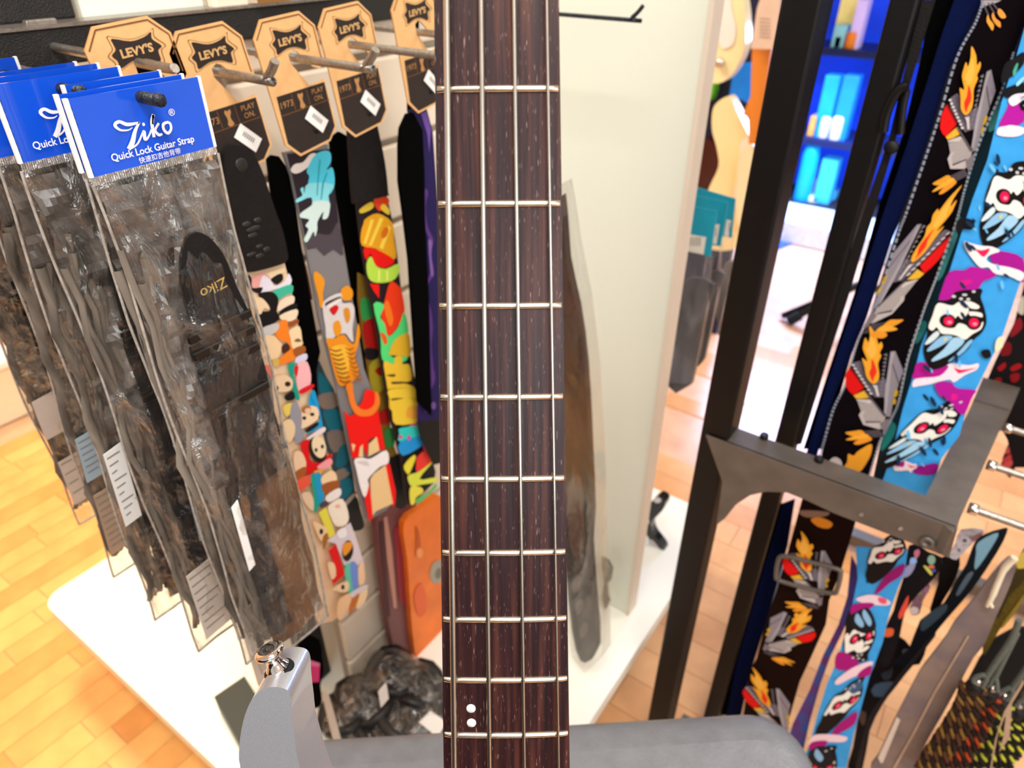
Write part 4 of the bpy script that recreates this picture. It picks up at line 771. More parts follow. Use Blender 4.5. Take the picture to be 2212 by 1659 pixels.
# flame strap ----------------------------------------------------------------
FL = dict(base=(1580, 750), top=(1850, 260), red=(1290, 880))
LT = [('T5', '#6d6470', [(1400, 570), (1470, 520), (1530, 560), (1530, 700), (1560, 760), (1700, 660), (1690, 900), (1560, 950), (1480, 830), (1400, 680)], 0),
 ('T5', '#8e868c', [(1800, 280), (1850, 255), (1900, 490), (1830, 680), (1740, 950), (1690, 1150), (1640, 1160), (1660, 900), (1720, 640)], 0), ('T5', '#a8a0a5', [(1808, 290), (1840, 270), (1790, 440), (1700, 900), (1650, 1130), (1630, 1120), (1690, 760)], 0),
 ('T5', '#8d8590', [(1855, 300), (1896, 490), (1832, 670), (1795, 480)], 0), ('T5', '#4d464d', [(1796, 440), (1806, 440), (1838, 660), (1830, 690)], 0), ('T5', '#c8a028', [(1790, 760), (1810, 790), (1780, 860), (1755, 860)]), ('T5', '#c8a028', [(1755, 890), (1775, 900), (1760, 960), (1735, 960)]),
 ('T5', '#e00c0c', [(1350, 650), (1470, 860), (1350, 1000), (1310, 960), (1285, 900), (1300, 760)], 0), ('T5', '#8a0a0a', [(1350, 640), (1372, 640), (1480, 850), (1470, 870)], 0), ('T5', '#e8b030', [(1350, 1000), (1470, 890), (1505, 970), (1430, 1010), (1370, 1030)], 0),
 ('T5', '#c9beb9', [(1370, 1040), (1510, 990), (1530, 1010), (1500, 1050), (1380, 1055)], 0), ('T5', '#a79d9a', [(1380, 1060), (1500, 1050), (1540, 1000), (1640, 1160), (1600, 1330), (1540, 1350), (1400, 1350), (1370, 1240), (1400, 1180)], 0), ('T5', '#bcb2ae', [(1370, 1240), (1400, 1180), (1445, 1160), (1410, 1230), (1430, 1310), (1580, 1250), (1560, 1350), (1400, 1350)], 0),
 ('T5', '#3c353a', [(1420, 1300), (1580, 1240), (1584, 1252), (1430, 1315)], 0), ('T5', '#7b7178', [(1570, 1270), (1680, 1160), (1640, 1330), (1600, 1380)], 0), ('T5', '#5d545a', [(1470, 890), (1485, 880), (1640, 1140), (1625, 1160)], 0),
 ('T5', '#d6ccc8', [(1560, 780), (1610, 770), (1615, 910), (1590, 915), (1580, 820)], 0), ('T5', '#4a4248', [(1560, 1350), (1600, 1420), (1480, 1480), (1390, 1430)], 0)]
for k in range(9): LT.append(('T5', '#d9d2ce', circ(1400+k*17, 590+k*38, 17, 14, 8), 0))
for k in range(11): LT.append(('T5', '#7d767c', [(1770-k*12, 300+k*52), (1730-k*11, 330+k*54), (1768-k*12, 340+k*52)], 0))
LT += [('T5', '#f0a52c', [(1640, -10), (1690, 90), (1700, 200), (1735, 160), (1740, 220), (1700, 310), (1710, 350), (1665, 460), (1660, 580), (1640, 680), (1580, 750), (1525, 690), (1520, 560), (1510, 450), (1560, 470), (1535, 330), (1550, 250), (1580, 165), (1600, 215), (1630, 120)]),
 ('T5', '#f5b548', [(1640, 120), (1670, 220), (1660, 340), (1600, 420), (1565, 330), (1600, 260)]), ('T5', '#e8301a', [(1612, 420), (1640, 560), (1600, 660), (1580, 720), (1560, 620), (1590, 540)]),
 ('T5', '#e89a28', [(1380, 1410), (1410, 1450), (1300, 1520), (1210, 1505), (1300, 1450)]), ('T5', '#e8942a', [(1440, 1460), (1470, 1500), (1330, 1610), (1280, 1610), (1350, 1530)]), ('T5', '#f0a834', [(1410, 1440), (1450, 1470), (1300, 1560), (1205, 1595), (1290, 1520)])]
def affine(src, dst):
    A = Matrix([(x, y, 1) for x, y in src]); Ai = A.inverted(); cx = Ai @ Vector([p[0] for p in dst]); cy = Ai @ Vector([p[1] for p in dst])
    return lambda p: (cx[0]*p[0]+cx[1]*p[1]+cx[2], cy[0]*p[0]+cy[1]*p[1]+cy[2])
SRC = zc('T5', [FL['base'], FL['top'], FL['red']])
def lighter(parent, plane, reg, base, top, red, off=.0006, items=None):
    f = affine(SRC, zc(reg, [base, top, red])); return prints(parent, plane, items or LT, off=off, xf=f)
webb = mat('plum_black_webbing', '#0b0509', .85, spec=.06, var=.25, scale=500, bump=.25, bscale=900)
fst = rackstrap('black strap printed with flaming grey lighters, upper run above the bracket', (-.03, UY, CH-.4))
sheet('strap', 'P', [(2138, -40), (2260, -40), (2226, 20), (2186, 123), (2164, 196), (2116, 308), (2085, 406), (2066, 478), (2024, 596), (1996, 669), (1962, 773), (1942, 865), (1928, 900), (1900, 957), (1876, 1030), (1770, 1010), (1780, 954), (1800, 885), (1825, 833), (1836, 792), (1855, 731), (1881, 680), (1903, 624), (1942, 501), (1979, 400), (1993, 359), (2029, 252), (2068, 123), (2108, 48)], FLAME, webb, fst, t=.003)
stit = [(2124, 0), (2108, 48), (2068, 123), (2029, 252), (1993, 359), (1956, 465), (1942, 501), (1903, 624), (1881, 680), (1855, 731), (1836, 792), (1825, 833), (1800, 885), (1780, 954), (1771, 985)]
b = MB()
sp = smooth(stit, 8, False)
for i in range(0, len(sp)-1):
    p, q = Vector(sp[i]), Vector(sp[i+1]); d = (q-p).normalized(); n_ = Vector((-d.y, d.x))*2.6
    m1 = p.lerp(q, .12); m2 = p.lerp(q, .8)
    b.poly([hit(tuple(v), ('y', UY-.0012)) for v in (m1+n_, m2+n_, m2-n_, m1-n_)], (0, -1, 0))
b.build('stitching', PC('#8d93a3'), fst)
lighter(fst, FLAME, 'T5', FL['base'], FL['top'], FL['red'])
lighter(fst, FLAME, 'T6', (1000, 730), (1030, 335), (1290, 690))
lighter(fst, FLAME, 'T7', (555, 640), (790, 300), (245, 660))
prints(fst, FLAME, [('S3', '#a39aa0', [(1880, 0), (2040, 0), (2000, 20), (1930, 40), (1890, 60)], 0), ('S3', '#57505a', [(1900, 40), (1912, 36), (1945, 120), (1935, 124)], 0), ('S3', '#57505a', [(1930, 20), (1942, 20), (1990, 100), (1980, 104)], 0), ('S3', '#57505a', [(1960, 20), (1972, 14), (2020, 76), (2010, 80)], 0),
 ('S3', '#f0a038', [(1935, 110), (1950, 150), (1980, 190), (1970, 235), (1945, 200), (1925, 160)]), ('S3', '#f0963a', [(1975, 95), (1995, 140), (2030, 170), (2030, 212), (1990, 180), (1965, 130)]), ('S3', '#f09a40', [(2020, 65), (2050, 85), (2075, 130), (2040, 140), (2010, 100)]), ('T7', '#f0a52c', [(520, 1320), (530, 1400), (490, 1500), (380, 1640), (220, 1600), (260, 1520), (270, 1430), (330, 1450), (380, 1400)]), ('T7', '#c9c0c0', [(60, 1520), (120, 1465), (190, 1500), (200, 1580), (120, 1620)])])
flo = rackstrap('lower loop of the flaming lighter strap with a long wire slider', (-.05, .765, CH-.9))
sheet('strap', 'P', [(1732, 1080), (1850, 1120), (1833, 1178), (1814, 1240), (1790, 1300), (1783, 1351), (1752, 1420), (1727, 1474), (1698, 1575), (1680, 1660), (1580, 1660), (1606, 1541), (1620, 1446), (1634, 1424), (1658, 1330), (1677, 1276), (1700, 1198)], LOWF, mat('brown_black_webbing', '#1c0b06', .85, spec=.06, var=.25, scale=500, bump=.25, bscale=900), flo, t=.003)
lighter(flo, LOWF, 'T8', (950, 665), (1140, 460), (680, 640))
lighter(flo, LOWF, 'T8', (755, 1345), (680, 1130), (1000, 1440))
lighter(flo, LOWF, 'S6', (240, 1165), (330, 1050), (62, 1120), items=LT[:-3])
prints(flo, LOWF, [('T8', '#8a6a58', [(880, 10), (1180, 30), (1130, 80), (960, 90), (870, 60)]), ('T8', '#e08a1e', [(980, 110), (1090, 90), (1220, 150), (1180, 210), (1060, 190)])], off=.0004)
b = MB(); b.tube(smooth([tuple(hit(p, ('y', .757))) for p in zc('T8', [(625, 560), (700, 520), (960, 580), (1270, 660), (1310, 720), (1270, 890), (1210, 930), (920, 870), (640, 790), (600, 740)])], 4), .0032, 8, closed=True); b.build('wire_slider', M['bracket'], flo)

# teal camo strap edge -------------------------------------------------------
tea = rackstrap('narrow teal camouflage strap edge between flame strap and skull strap', (.0, .83, CH-.4))
sheet('strap', 'P', [(2240, -20), (2300, -20), (2230, 110), (2205, 200), (2170, 290), (2135, 390), (2095, 500), (2060, 600), (2030, 680), (2000, 760), (1972, 860), (1945, 960), (1912, 1060), (1880, 1060), (1902, 957), (1930, 896), (1944, 862), (1964, 772), (1998, 668), (2026, 594), (2068, 476), (2087, 404), (2118, 306), (2166, 194), (2190, 120)], ('y', .829), PC('#123036'), tea, t=.003)
prints(tea, ('y', .829), [('T6', '#57b3a0', [(1420, 420), (1480, 440), (1380, 720), (1310, 900), (1250, 950), (1290, 780)]), ('T6', '#4aa08e', [(1470, 230), (1510, 250), (1500, 330), (1440, 320)]), ('T6', '#2f8f80', [(1080, 1400), (1140, 1420), (1100, 1560), (1030, 1640), (1050, 1500)]), ('T5', '#58ab93', [(1900, 590), (1970, 620), (1960, 760), (1900, 900), (1820, 940), (1840, 760)]), ('T7', '#2fa090', [(720, 1080), (800, 1120), (760, 1260), (640, 1400), (640, 1260)]), ('T7', '#3f9f90', [(1040, 80), (1090, 100), (1060, 180), (1010, 210)]), ('T7', '#2a9a8a', [(760, 880), (800, 900), (790, 980), (750, 960)])])
b = MB(); sp = smooth([(2190, 112), (2164, 196), (2116, 308), (2085, 406), (2066, 478), (2024, 596), (1996, 669), (1962, 773), (1942, 865), (1928, 900), (1900, 957), (1878, 1030)], 10, False)
for i in range(len(sp)-1):
    p, q = Vector(sp[i]), Vector(sp[i+1]); d = (q-p).normalized(); n_ = Vector((-d.y, d.x))*2.6; m1 = p.lerp(q, .12); m2 = p.lerp(q, .8)
    b.poly([hit(tuple(v), ('y', UY-.0015)) for v in (m1+n_, m2+n_, m2-n_, m1-n_)], (0, -1, 0))
b.build('stitching', PC('#94a0a8'), tea)

# skull strap ----------------------------------------------------------------
SK = ('y', .81)
blue = mat('sky_blue_print', '#3ba4ec', .6, var=.12, scale=60, spec=.25)
sks = rackstrap('sky blue and magenta strap printed with white red-eyed skulls, upper run', (.03, .81, CH-.4))
sheet('strap', 'P', [(2236, -20), (2400, -20), (2330, 300), (2240, 500), (2204, 609), (2186, 664), (2163, 732), (2129, 800), (2106, 847), (2088, 884), (2072, 942), (2034, 990), (2012, 1060), (1985, 1090), (1898, 1060), (1912, 1024), (1931, 963), (1950, 884), (1976, 800), (1990, 745), (2008, 700), (2030, 640), (2053, 580), (2069, 529), (2100, 432), (2133, 345), (2164, 219), (2196, 120)], SK, blue, sks, t=.003)
SKU = [('T6', '#08060a', [(1215, 1230), (1290, 1160), (1400, 1150), (1470, 1060), (1600, 1030), (1750, 1045), (1735, 1130), (1775, 1250), (1800, 1400), (1750, 1520), (1650, 1610), (1600, 1700), (1480, 1800), (1330, 1900), (1200, 1930), (1130, 1840), (1100, 1700), (1140, 1560), (1150, 1420)]),
 ('T6', '#f6f3ea', [(1240, 1225), (1290, 1195), (1420, 1225), (1500, 1180), (1620, 1178), (1718, 1228), (1700, 1262), (1620, 1252), (1585, 1210), (1602, 1290), (1530, 1372), (1485, 1335), (1440, 1372), (1380, 1318), (1300, 1338), (1278, 1400), (1330, 1462), (1440, 1472), (1490, 1420), (1570, 1440), (1620, 1482), (1700, 1462), (1762, 1400), (1740, 1482), (1640, 1542), (1560, 1602), (1480, 1562), (1400, 1542), (1300, 1532), (1250, 1462), (1205, 1500), (1158, 1462), (1205, 1330)]),
 ('T6', '#f6f3ea', [(1610, 1290), (1740, 1305), (1752, 1352), (1690, 1340), (1620, 1335)]), ('T6', '#0c0608', circ(1375, 1392, 84, 74, 14)), ('T6', '#0c0608', circ(1660, 1412, 84, 78, 14)), ('T6', '#e8124f', circ(1382, 1394, 56, 54, 14)), ('T6', '#e8124f', circ(1662, 1412, 56, 54, 14)), ('T6', '#f78fae', circ(1392, 1406, 26, 18, 10)), ('T6', '#f78fae', circ(1672, 1424, 26, 18, 10)),
 ('T6', '#cfcdd2', circ(1440, 1120, 24, 16, 8)), ('T6', '#cfcdd2', circ(1520, 1145, 22, 16, 8)), ('T6', '#cfcdd2', circ(1600, 1150, 22, 16, 8)), ('T6', '#cfcdd2', circ(1660, 1065, 22, 14, 8)), ('T6', '#cfcdd2', circ(1560, 1100, 30, 14, 8)),
 ('T6', '#d6e8ee', [(1160, 1580), (1250, 1500), (1280, 1540), (1200, 1620), (1120, 1650)]), ('T6', '#8fc3e8', [(1300, 1560), (1430, 1560), (1340, 1640), (1180, 1720), (1150, 1700)]), ('T6', '#a4d2ee', [(1440, 1570), (1560, 1610), (1420, 1740), (1230, 1830), (1200, 1810), (1330, 1700)]), ('T6', '#8fc3e8', [(1600, 1610), (1650, 1600), (1560, 1720), (1420, 1820), (1380, 1830), (1500, 1720)]), ('T6', '#e8d878', [(1330, 1580), (1370, 1570), (1340, 1610)])]
SKK = zc('T6', [(1382, 1394), (1662, 1412), (1500, 1190)])
STREAK = [('T7', '#b80f92', [(1030, 430), (1130, 420), (1380, 470), (1330, 560), (1000, 600), (1000, 520)]), ('T7', '#f6e6f2', [(1000, 610), (1100, 590), (1280, 570), (1380, 470), (1340, 440), (1420, 430), (1600, 450), (1710, 430), (1690, 500), (1560, 560), (1440, 640), (1390, 610), (1250, 640), (1180, 660), (1060, 680), (980, 690)]), ('T7', '#ee1f5a', [(1440, 480), (1520, 500), (1690, 480), (1600, 510), (1500, 540), (1470, 520)])]
STK = zc('T7', [(1000, 600), (1710, 430), (1440, 640)])
def skull(parent, plane, reg, e1, e2, top, off=.0012, items=None): prints(parent, plane, items or SKU, off=off, xf=affine(SKK, zc(reg, [e1, e2, top])))
blot = []
rr_ = random.Random(4)
for i in range(46):   # dark flecks along the run
    v = rr_.random(); cy = 330+690*v; xl = 2138-226*v**.93; xr_ = min(2204, 2300-268*v); cx = xl+(xr_-xl)*rr_.uniform(.12, .88); s_ = rr_.uniform(3, 7); a = rr_.uniform(.6, 1.6)
    blot.append(('P', '#0c2b4a' if i % 3 else '#6fc4f2', circ(cx, cy, s_*1.9, s_*.7, 7, a), 0))
prints(sks, SK, blot, off=.0004)
prints(sks, SK, [('T5', '#b412a0', [(2070, 600), (2212, 560), (2212, 830), (2000, 900), (1940, 860), (2010, 720)]), ('T5', '#f6e6f2', [(1930, 900), (2010, 880), (2080, 870), (2212, 900), (2212, 960), (2100, 1000), (1920, 980)]), ('T5', '#0a0a10', [(1990, 480), (2120, 420), (2212, 400), (2212, 520), (2080, 560), (2000, 560)]), ('T5', '#9adcf2', [(2130, 400), (2212, 330), (2212, 370), (2140, 440)]), ('T5', '#f6e6f2', [(2040, 590), (2110, 530), (2212, 520), (2212, 580), (2090, 660)]), ('T5', '#0a0a10', [(2000, 200), (2100, 130), (2212, 60), (2212, 190), (2080, 330), (1960, 400)]), ('T5', '#4aa68c', [(2090, 280), (2130, 190), (2150, 200), (2110, 330)]),
 ('T6', '#a80f92', [(1850, 640), (1960, 620), (2200, 700), (2212, 960), (2140, 920), (1990, 830), (1860, 740)]), ('T6', '#b3129a', [(1390, 850), (1560, 830), (1640, 790), (1830, 830), (1960, 840), (1860, 920), (1770, 950), (1700, 1040), (1560, 1050), (1440, 1080), (1400, 1150), (1280, 1160), (1300, 1060)]), ('T6', '#d8148a', [(1480, 960), (1600, 930), (1640, 960), (1540, 1010)]),
 ('T6', '#f7eef0', [(1560, 510), (1620, 530), (1740, 560), (1860, 570), (1950, 620), (1840, 660), (1800, 720), (1900, 770), (2060, 800), (2212, 860), (2180, 950), (2060, 900), (1900, 870), (1820, 800), (1730, 800), (1640, 700), (1560, 580)]), ('T6', '#ee1f5a', [(1565, 550), (1660, 590), (1750, 610), (1840, 590), (1780, 680), (1730, 660), (1680, 610)]), ('T6', '#0a0a12', [(1500, 260), (1600, 260), (1670, 300), (1640, 380), (1540, 380), (1480, 430), (1460, 340)]),
 ('T7', '#b3109a', [(1230, 650), (1400, 630), (1480, 700), (1680, 720), (1640, 800), (1560, 980), (1480, 960), (1400, 850), (1290, 790)]), ('T7', '#e0148a', [(1420, 760), (1480, 770), (1470, 820), (1410, 830)]), ('T7', '#0a0a12', [(1740, 290), (1830, 270), (1850, 350), (1780, 370)]), ('T7', '#f1e6c0', [(1930, 140), (1990, 130), (1980, 240), (1900, 290), (1900, 200)])], off=.0008)
prints(sks, SK, STREAK, off=.0010)
prints(sks, SK, STREAK, off=.0010, xf=affine(STK, zc('T7', [(770, 1560), (1020, 1540), (960, 1640)])))
prints(sks, SK, [('U1', '#9a0f92', [(470, 1540), (640, 1500), (840, 1480), (780, 1650), (480, 1640)])], off=.0009)
skull(sks, SK, 'T6', (1382, 1394), (1662, 1412), (1500, 1190))
skull(sks, SK, 'U1', (595, 905), (925, 915), (910, 650))
skull(sks, SK, 'T6', (2000, 20), (2260, 60), (2120, -200))
skull(sks, SK, 'S3', (2330, 640), (2460, 650), (2400, 560))
slo = rackstrap('lower skull strap loop twisting below the bracket, blue with magenta bands', (.0, .77, CH-.9))
SL = ('y', .775)
sheet('rear_strap', 'S6', [(880, 30), (940, 150), (920, 380), (800, 640), (720, 800), (640, 1020), (560, 1300), (480, 1660), (330, 1660), (430, 1320), (560, 1060), (660, 800), (780, 560), (850, 340)], ('y', .79), mat('dark_blue_print', '#1c5ea8', .6, var=.5, scale=40, col2='#7a1a62'), slo, t=.003, label='darker back run of the strap')
sheet('front_strap', 'S6', [(915, -40), (1310, 0), (1290, 160), (1240, 280), (1190, 420), (1150, 560), (1120, 700), (1060, 860), (1020, 960), (960, 1180), (900, 1400), (840, 1660), (480, 1660), (560, 1480), (610, 1280), (690, 1020), (760, 860), (840, 600), (890, 400), (930, 200)], SL, blue, slo, t=.003)
prints(slo, SL, [('S6', '#0a2a50', circ(1020, 90, 14, 26, 8, .3), 0), ('S6', '#0a2a50', circ(1060, 170, 12, 20, 8, .3), 0), ('S6', '#0a2a50', circ(1010, 210, 12, 24, 8, .3), 0), ('S6', '#9a0f72', [(1150, 170), (1290, 80), (1270, 170), (1180, 230), (1100, 300), (1060, 310)]), ('S6', '#f6dbe6', [(920, 350), (1010, 320), (1100, 330), (1180, 370), (1170, 400), (1080, 400), (960, 380)]), ('S6', '#ee5a7a', [(1090, 340), (1150, 350), (1150, 390), (1100, 380)]),
 ('S6', '#a80f7a', [(890, 400), (1000, 380), (1060, 390), (1020, 430), (920, 450), (880, 470)]), ('S6', '#0a1420', [(880, 500), (940, 440), (1010, 420), (1060, 500), (1070, 580), (1000, 620), (900, 580)]), ('S6', '#8fc0e6', [(930, 460), (980, 540), (960, 570), (910, 520)]), ('S6', '#8fc0e6', [(985, 430), (1040, 520), (1020, 560), (970, 480)]), ('S6', '#a80f7a', [(780, 760), (900, 790), (940, 860), (860, 900), (760, 880)]), ('S6', '#f6dbe6', [(760, 980), (860, 900), (960, 850), (1050, 830), (1010, 900), (880, 960), (780, 1010)]), ('S6', '#a80f7a', [(960, 900), (1040, 860), (1020, 940), (930, 950)]),
 ('S6', '#3a5f88', [(860, 1030), (950, 980), (970, 1030), (900, 1080)]), ('S6', '#a80f7a', [(760, 1340), (880, 1240), (930, 1220), (910, 1310), (800, 1380), (740, 1400)]), ('S6', '#f6dbe6', [(590, 1400), (720, 1390), (850, 1410), (820, 1450), (680, 1450), (560, 1480)]), ('S6', '#a80f7a', [(580, 1450), (700, 1440), (660, 1500), (560, 1510)]), ('S6', '#0a1420', [(560, 1530), (640, 1480), (720, 1500), (760, 1580), (700, 1640), (580, 1620)]), ('S6', '#8fc0e6', [(620, 1500), (670, 1570), (640, 1600), (600, 1550)])], off=.0006)
skull(slo, SL, 'U2', (420, 280), (630, 225), (500, 130), items=SKU[:14])
skull(slo, SL, 'S6', (910, 660), (1020, 635), (930, 760), items=SKU[:14])
skull(slo, SL, 'S6', (780, 1170), (900, 1125), (860, 1060), items=SKU[:14])
skull(slo, SL, 'S6', (600, 1655), (715, 1650), (660, 1560), items=SKU[:14])

# red leaf straps and other dark straps at the right edge ---------------------
t = rackstrap('black strap with dark red jagged print at the right picture edge', (.12, .95, CH-.5))
RD = ('y', 1.05)
sheet('strap', 'P', [(2216, 600), (2250, 600), (2250, 1010), (2190, 1010), (2176, 950), (2120, 850), (2150, 780), (2190, 700)], RD, PC('#0d0708'), t, t=.003)
prints(t, RD, [('T6', '#8e1220', [(2100, 1430), (2170, 1360), (2190, 1480), (2060, 1580)]), ('T7', '#7d0a10', [(2000, 200), (2070, 220), (2060, 330), (1950, 340)]), ('T7', '#a00f14', [(1920, 480), (2000, 420), (2010, 470), (1950, 520)]), ('T7', '#a00f14', [(2060, 480), (2150, 430), (2190, 470), (2090, 520)]), ('T7', '#8a0c12', [(2060, 560), (2160, 540), (2150, 620), (2080, 640)]), ('T7', '#8a0c12', [(1890, 600), (1960, 590), (1960, 640), (1890, 630)]), ('T6', '#c9c0a8', [(2160, 1180), (2212, 1120), (2212, 1320), (2140, 1290)])])
t = rackstrap('coral red feather printed strap behind the chrome prongs', (.18, 1.0, CH-.7))
CR = ('y', 1.10)
sheet('strap', 'U1', [(2150, 480), (2300, 380), (2330, 900), (2140, 1130), (2060, 1600), (1990, 1720), (1830, 1560), (1870, 1400), (1960, 1180), (2000, 960), (2040, 760)], CR, PC('#3a0d0c'), t, t=.003)
prints(t, CR, [('U1', '#e8504c', [(2010, 660), (2120, 570), (2300, 560), (2300, 640), (2100, 690)]), ('U1', '#e2474a', [(2020, 800), (2130, 720), (2300, 700), (2300, 800), (2120, 860)]), ('U1', '#e8504c', [(2140, 480), (2300, 400), (2300, 500), (2160, 540)]), ('U1', '#ea5a55', [(1920, 1280), (2050, 1100), (2140, 1140), (2080, 1260), (1930, 1330)]), ('U1', '#e2474a', [(1880, 1400), (2070, 1290), (2050, 1380), (1880, 1470)]), ('U1', '#ea5a55', [(1850, 1500), (2040, 1410), (2010, 1520), (1880, 1570)]), ('U1', '#e8504c', [(1880, 1590), (2000, 1540), (1980, 1640), (1930, 1640)])], off=.0006)
DK = [
 ('dark strap with small colourful patch and pink end under the bracket corner', .80, 'U2', [(760, 180), (900, 190), (1000, 260), (1170, 330), (1150, 470), (1060, 600), (880, 780), (720, 1000), (640, 1300), (520, 1660), (400, 1660), (480, 1350), (560, 1020), (640, 740), (720, 480)], '#0d0a0c',
  [('U2', '#d87a8a', [(830, 240), (890, 210), (900, 270), (850, 330)]), ('U2', '#9ec6e8', [(790, 320), (850, 320), (860, 380), (780, 400)]), ('U2', '#a8a0b8', [(740, 420), (850, 390), (790, 520), (700, 560)]), ('U2', '#8fb8a0', circ(1050, 340, 50, 60)), ('U2', '#d8d060', [(950, 420), (990, 420), (1060, 500), (1040, 530)]), ('U2', '#e07a4a', circ(1050, 425, 40, 22)), ('U2', '#4a58b0', circ(1080, 470, 26, 22)), ('U2', '#e8503c', [(640, 1010), (760, 780), (740, 960), (660, 1080)]), ('U2', '#e6642a', [(450, 1210), (570, 1200), (560, 1290), (460, 1300)])]),
 ('strap with green and mauve patches ending in a white tip beside the skull strap', .84, 'U2', [(870, 690), (980, 640), (1030, 700), (940, 860), (900, 1020), (800, 1040), (770, 960), (830, 840)], '#9a6f78', [('U2', '#a8b45a', circ(890, 720, 44, 60)), ('U2', '#b07a98', circ(980, 720, 40, 50)), ('U2', '#f3e0d4', circ(830, 980, 60, 50))]),
 ('worn black and denim blue strap with a grey lining', .86, 'U2', [(1960, -40), (2000, 0), (1870, 260), (1560, 720), (1250, 1080), (1000, 1400), (900, 1660), (540, 1660), (760, 1480), (900, 1120), (1200, 900), (1340, 640), (1480, 420), (1560, 200), (1660, 60)], '#10161c', [('U2', '#7fa9bc', [(1640, 120), (1890, 0), (1790, 210), (1600, 470), (1610, 260)]), ('U2', '#3f5663', [(930, 1100), (1100, 960), (1240, 900), (1220, 1000), (1000, 1200), (920, 1230)]), ('U2', '#5a6a78', [(1360, 760), (1500, 520), (1580, 500), (1500, 640), (1400, 780)]), ('U3', '#50707f', [(320, 640), (560, 580), (560, 640), (430, 760), (310, 720)])]),
 ('pale grey speckled strap end poking out right of the bracket', .78, 'U2', [(1420, -20), (1700, -20), (1640, 60), (1400, 310), (1350, 345), (1270, 300), (1340, 160)], '#b3acb2', [('U2', '#55505a', circ(1470, 100, 26, 22)), ('U2', '#6a6068', circ(1400, 220, 16, 20)), ('U2', '#77707a', circ(1540, 60, 18, 14)), ('U2', '#8a5a60', [(1560, 60), (1700, 0), (1690, 20), (1580, 110)])]),
 ('dark brown strap hanging just right of the patched strap', .87, 'U2', [(1170, 330), (1400, 320), (1360, 560), (1220, 820), (1080, 1030), (1030, 960), (1130, 640)], '#120c0b', []),
 ('brown black strap run under the white tipped strap', .88, 'U2', [(560, 1010), (720, 860), (660, 1250), (540, 1720), (320, 1720), (430, 1320)], '#1f130e', [('U2', '#4a3426', [(560, 1330), (600, 1320), (520, 1600), (480, 1600)])]),
 ('crumpled black and slate blue strap low beside the skull strap', .885, 'U3', [(640, 20), (780, 150), (960, 150), (860, 320), (620, 600), (430, 870), (270, 1200), (170, 1720), (-20, 1720), (60, 1400), (130, 1000), (230, 600), (400, 260)], '#0c0e12', [('U3', '#4f6e80', [(330, 610), (560, 570), (500, 680), (330, 760)]), ('U3', '#35424e', [(420, 380), (560, 360), (540, 520), (440, 540)]), ('U3', '#5a4638', [(130, 940), (230, 960), (200, 1120), (150, 1060)]), ('U3', '#7a6f68', [(700, 160), (820, 170), (780, 240), (690, 220)])]),
 ('thin black leather strap edge running down beside the grey bag', .83, 'U3', [(1070, 0), (1090, 10), (900, 250), (600, 640), (420, 870), (290, 1120), (200, 1420), (150, 1700), (90, 1700), (150, 1400), (240, 1080), (400, 820), (560, 610), (860, 240)], '#2a2626', []),
 ('olive gold woven strap at the lower right edge', .84, 'U2', [(2140, 330), (2300, 150), (2300, 640), (2100, 950), (1900, 1230), (1760, 1480), (1690, 1540), (1720, 1300), (1860, 1040), (2000, 740), (2090, 520)], '#5e4d18', [('U2', '#c9b04a', [(2150, 290), (2300, 200), (2300, 400), (2130, 450)]), ('U2', '#3a2f10', [(2090, 520), (2230, 460), (2200, 620), (2020, 800), (1900, 1060), (1890, 980)]), ('U2', '#8f7524', [(2120, 900), (2212, 770), (2160, 920), (1960, 1180), (1930, 1160)])])]
for lab, y, reg, pts, col, pr in DK:
    h0 = hit(zc(reg, [pts[0]])[0], ('y', y)); t = rackstrap(lab, (h0.x, y, h0.z-.2))
    sheet('strap', reg, pts, ('y', y), mat('dark_strap', col, .7, var=.3, scale=160, bump=.2, bscale=700, spec=.15), t, t=.003, sm=2)
    if pr: prints(t, ('y', y), pr)
# grey plastic sleeve with cream zip cord
t = thing('strap_sleeve', 'long grey translucent plastic sleeve with a cream cord at lower right', 'packaged strap', (.12, .78, CH-.8), 'guitar straps hanging on the black rack')
GB = ('y', .80)
sheet('sleeve', 'P', zc('U2', [(2010, 330), (2100, 400), (2090, 520), (1980, 800), (1860, 1060), (1720, 1400)])+zc('U3', [(1580, 270), (1380, 640), (1180, 1000), (950, 1400), (850, 1700), (280, 1700), (380, 1500), (560, 1100), (660, 900), (880, 480), (1010, 300), (1240, 0)])+zc('U2', [(1340, 1130), (1620, 800), (1820, 520)]), GB, mat('grey_sleeve', '#8b7a70', .3, var=.25, scale=25, bump=.4, bscale=40, col2='#6d646a'), t, t=.006, sm=2)
sheet('sleeve_fold', 'P', zc('U3', [(1500, 0), (1520, 10), (1100, 720), (820, 1260), (570, 1700), (540, 1700), (800, 1240), (1080, 700)]), ('y', .798), mat('sleeve_fold', '#bfa48c', .35), t, t=.001)
sheet('paper_strip', 'U3', [(610, 1020), (655, 1060), (440, 1590), (410, 1600), (375, 1530)], ('y', .797), M['paper'], t, t=.0006)
b = MB(); b.tube(smooth([tuple(hit(p, ('y', .792))) for p in zc('U2', [(2095, 320), (1970, 450), (1890, 620), (1820, 790), (1770, 900)])], 4, False), [.0042]*5+[.0035]*8+[.003]*4, 8)
b.tube([hit(p, ('y', .792)) for p in zc('U2', [(1785, 860), (1748, 930)])], .0022, 6); b.tube([hit(p, ('y', .792)) for p in zc('U2', [(1780, 870), (1812, 940)])], .0022, 6)
b.build('pull_cord', mat('cream_cord', '#e9dcc0', .6), t)
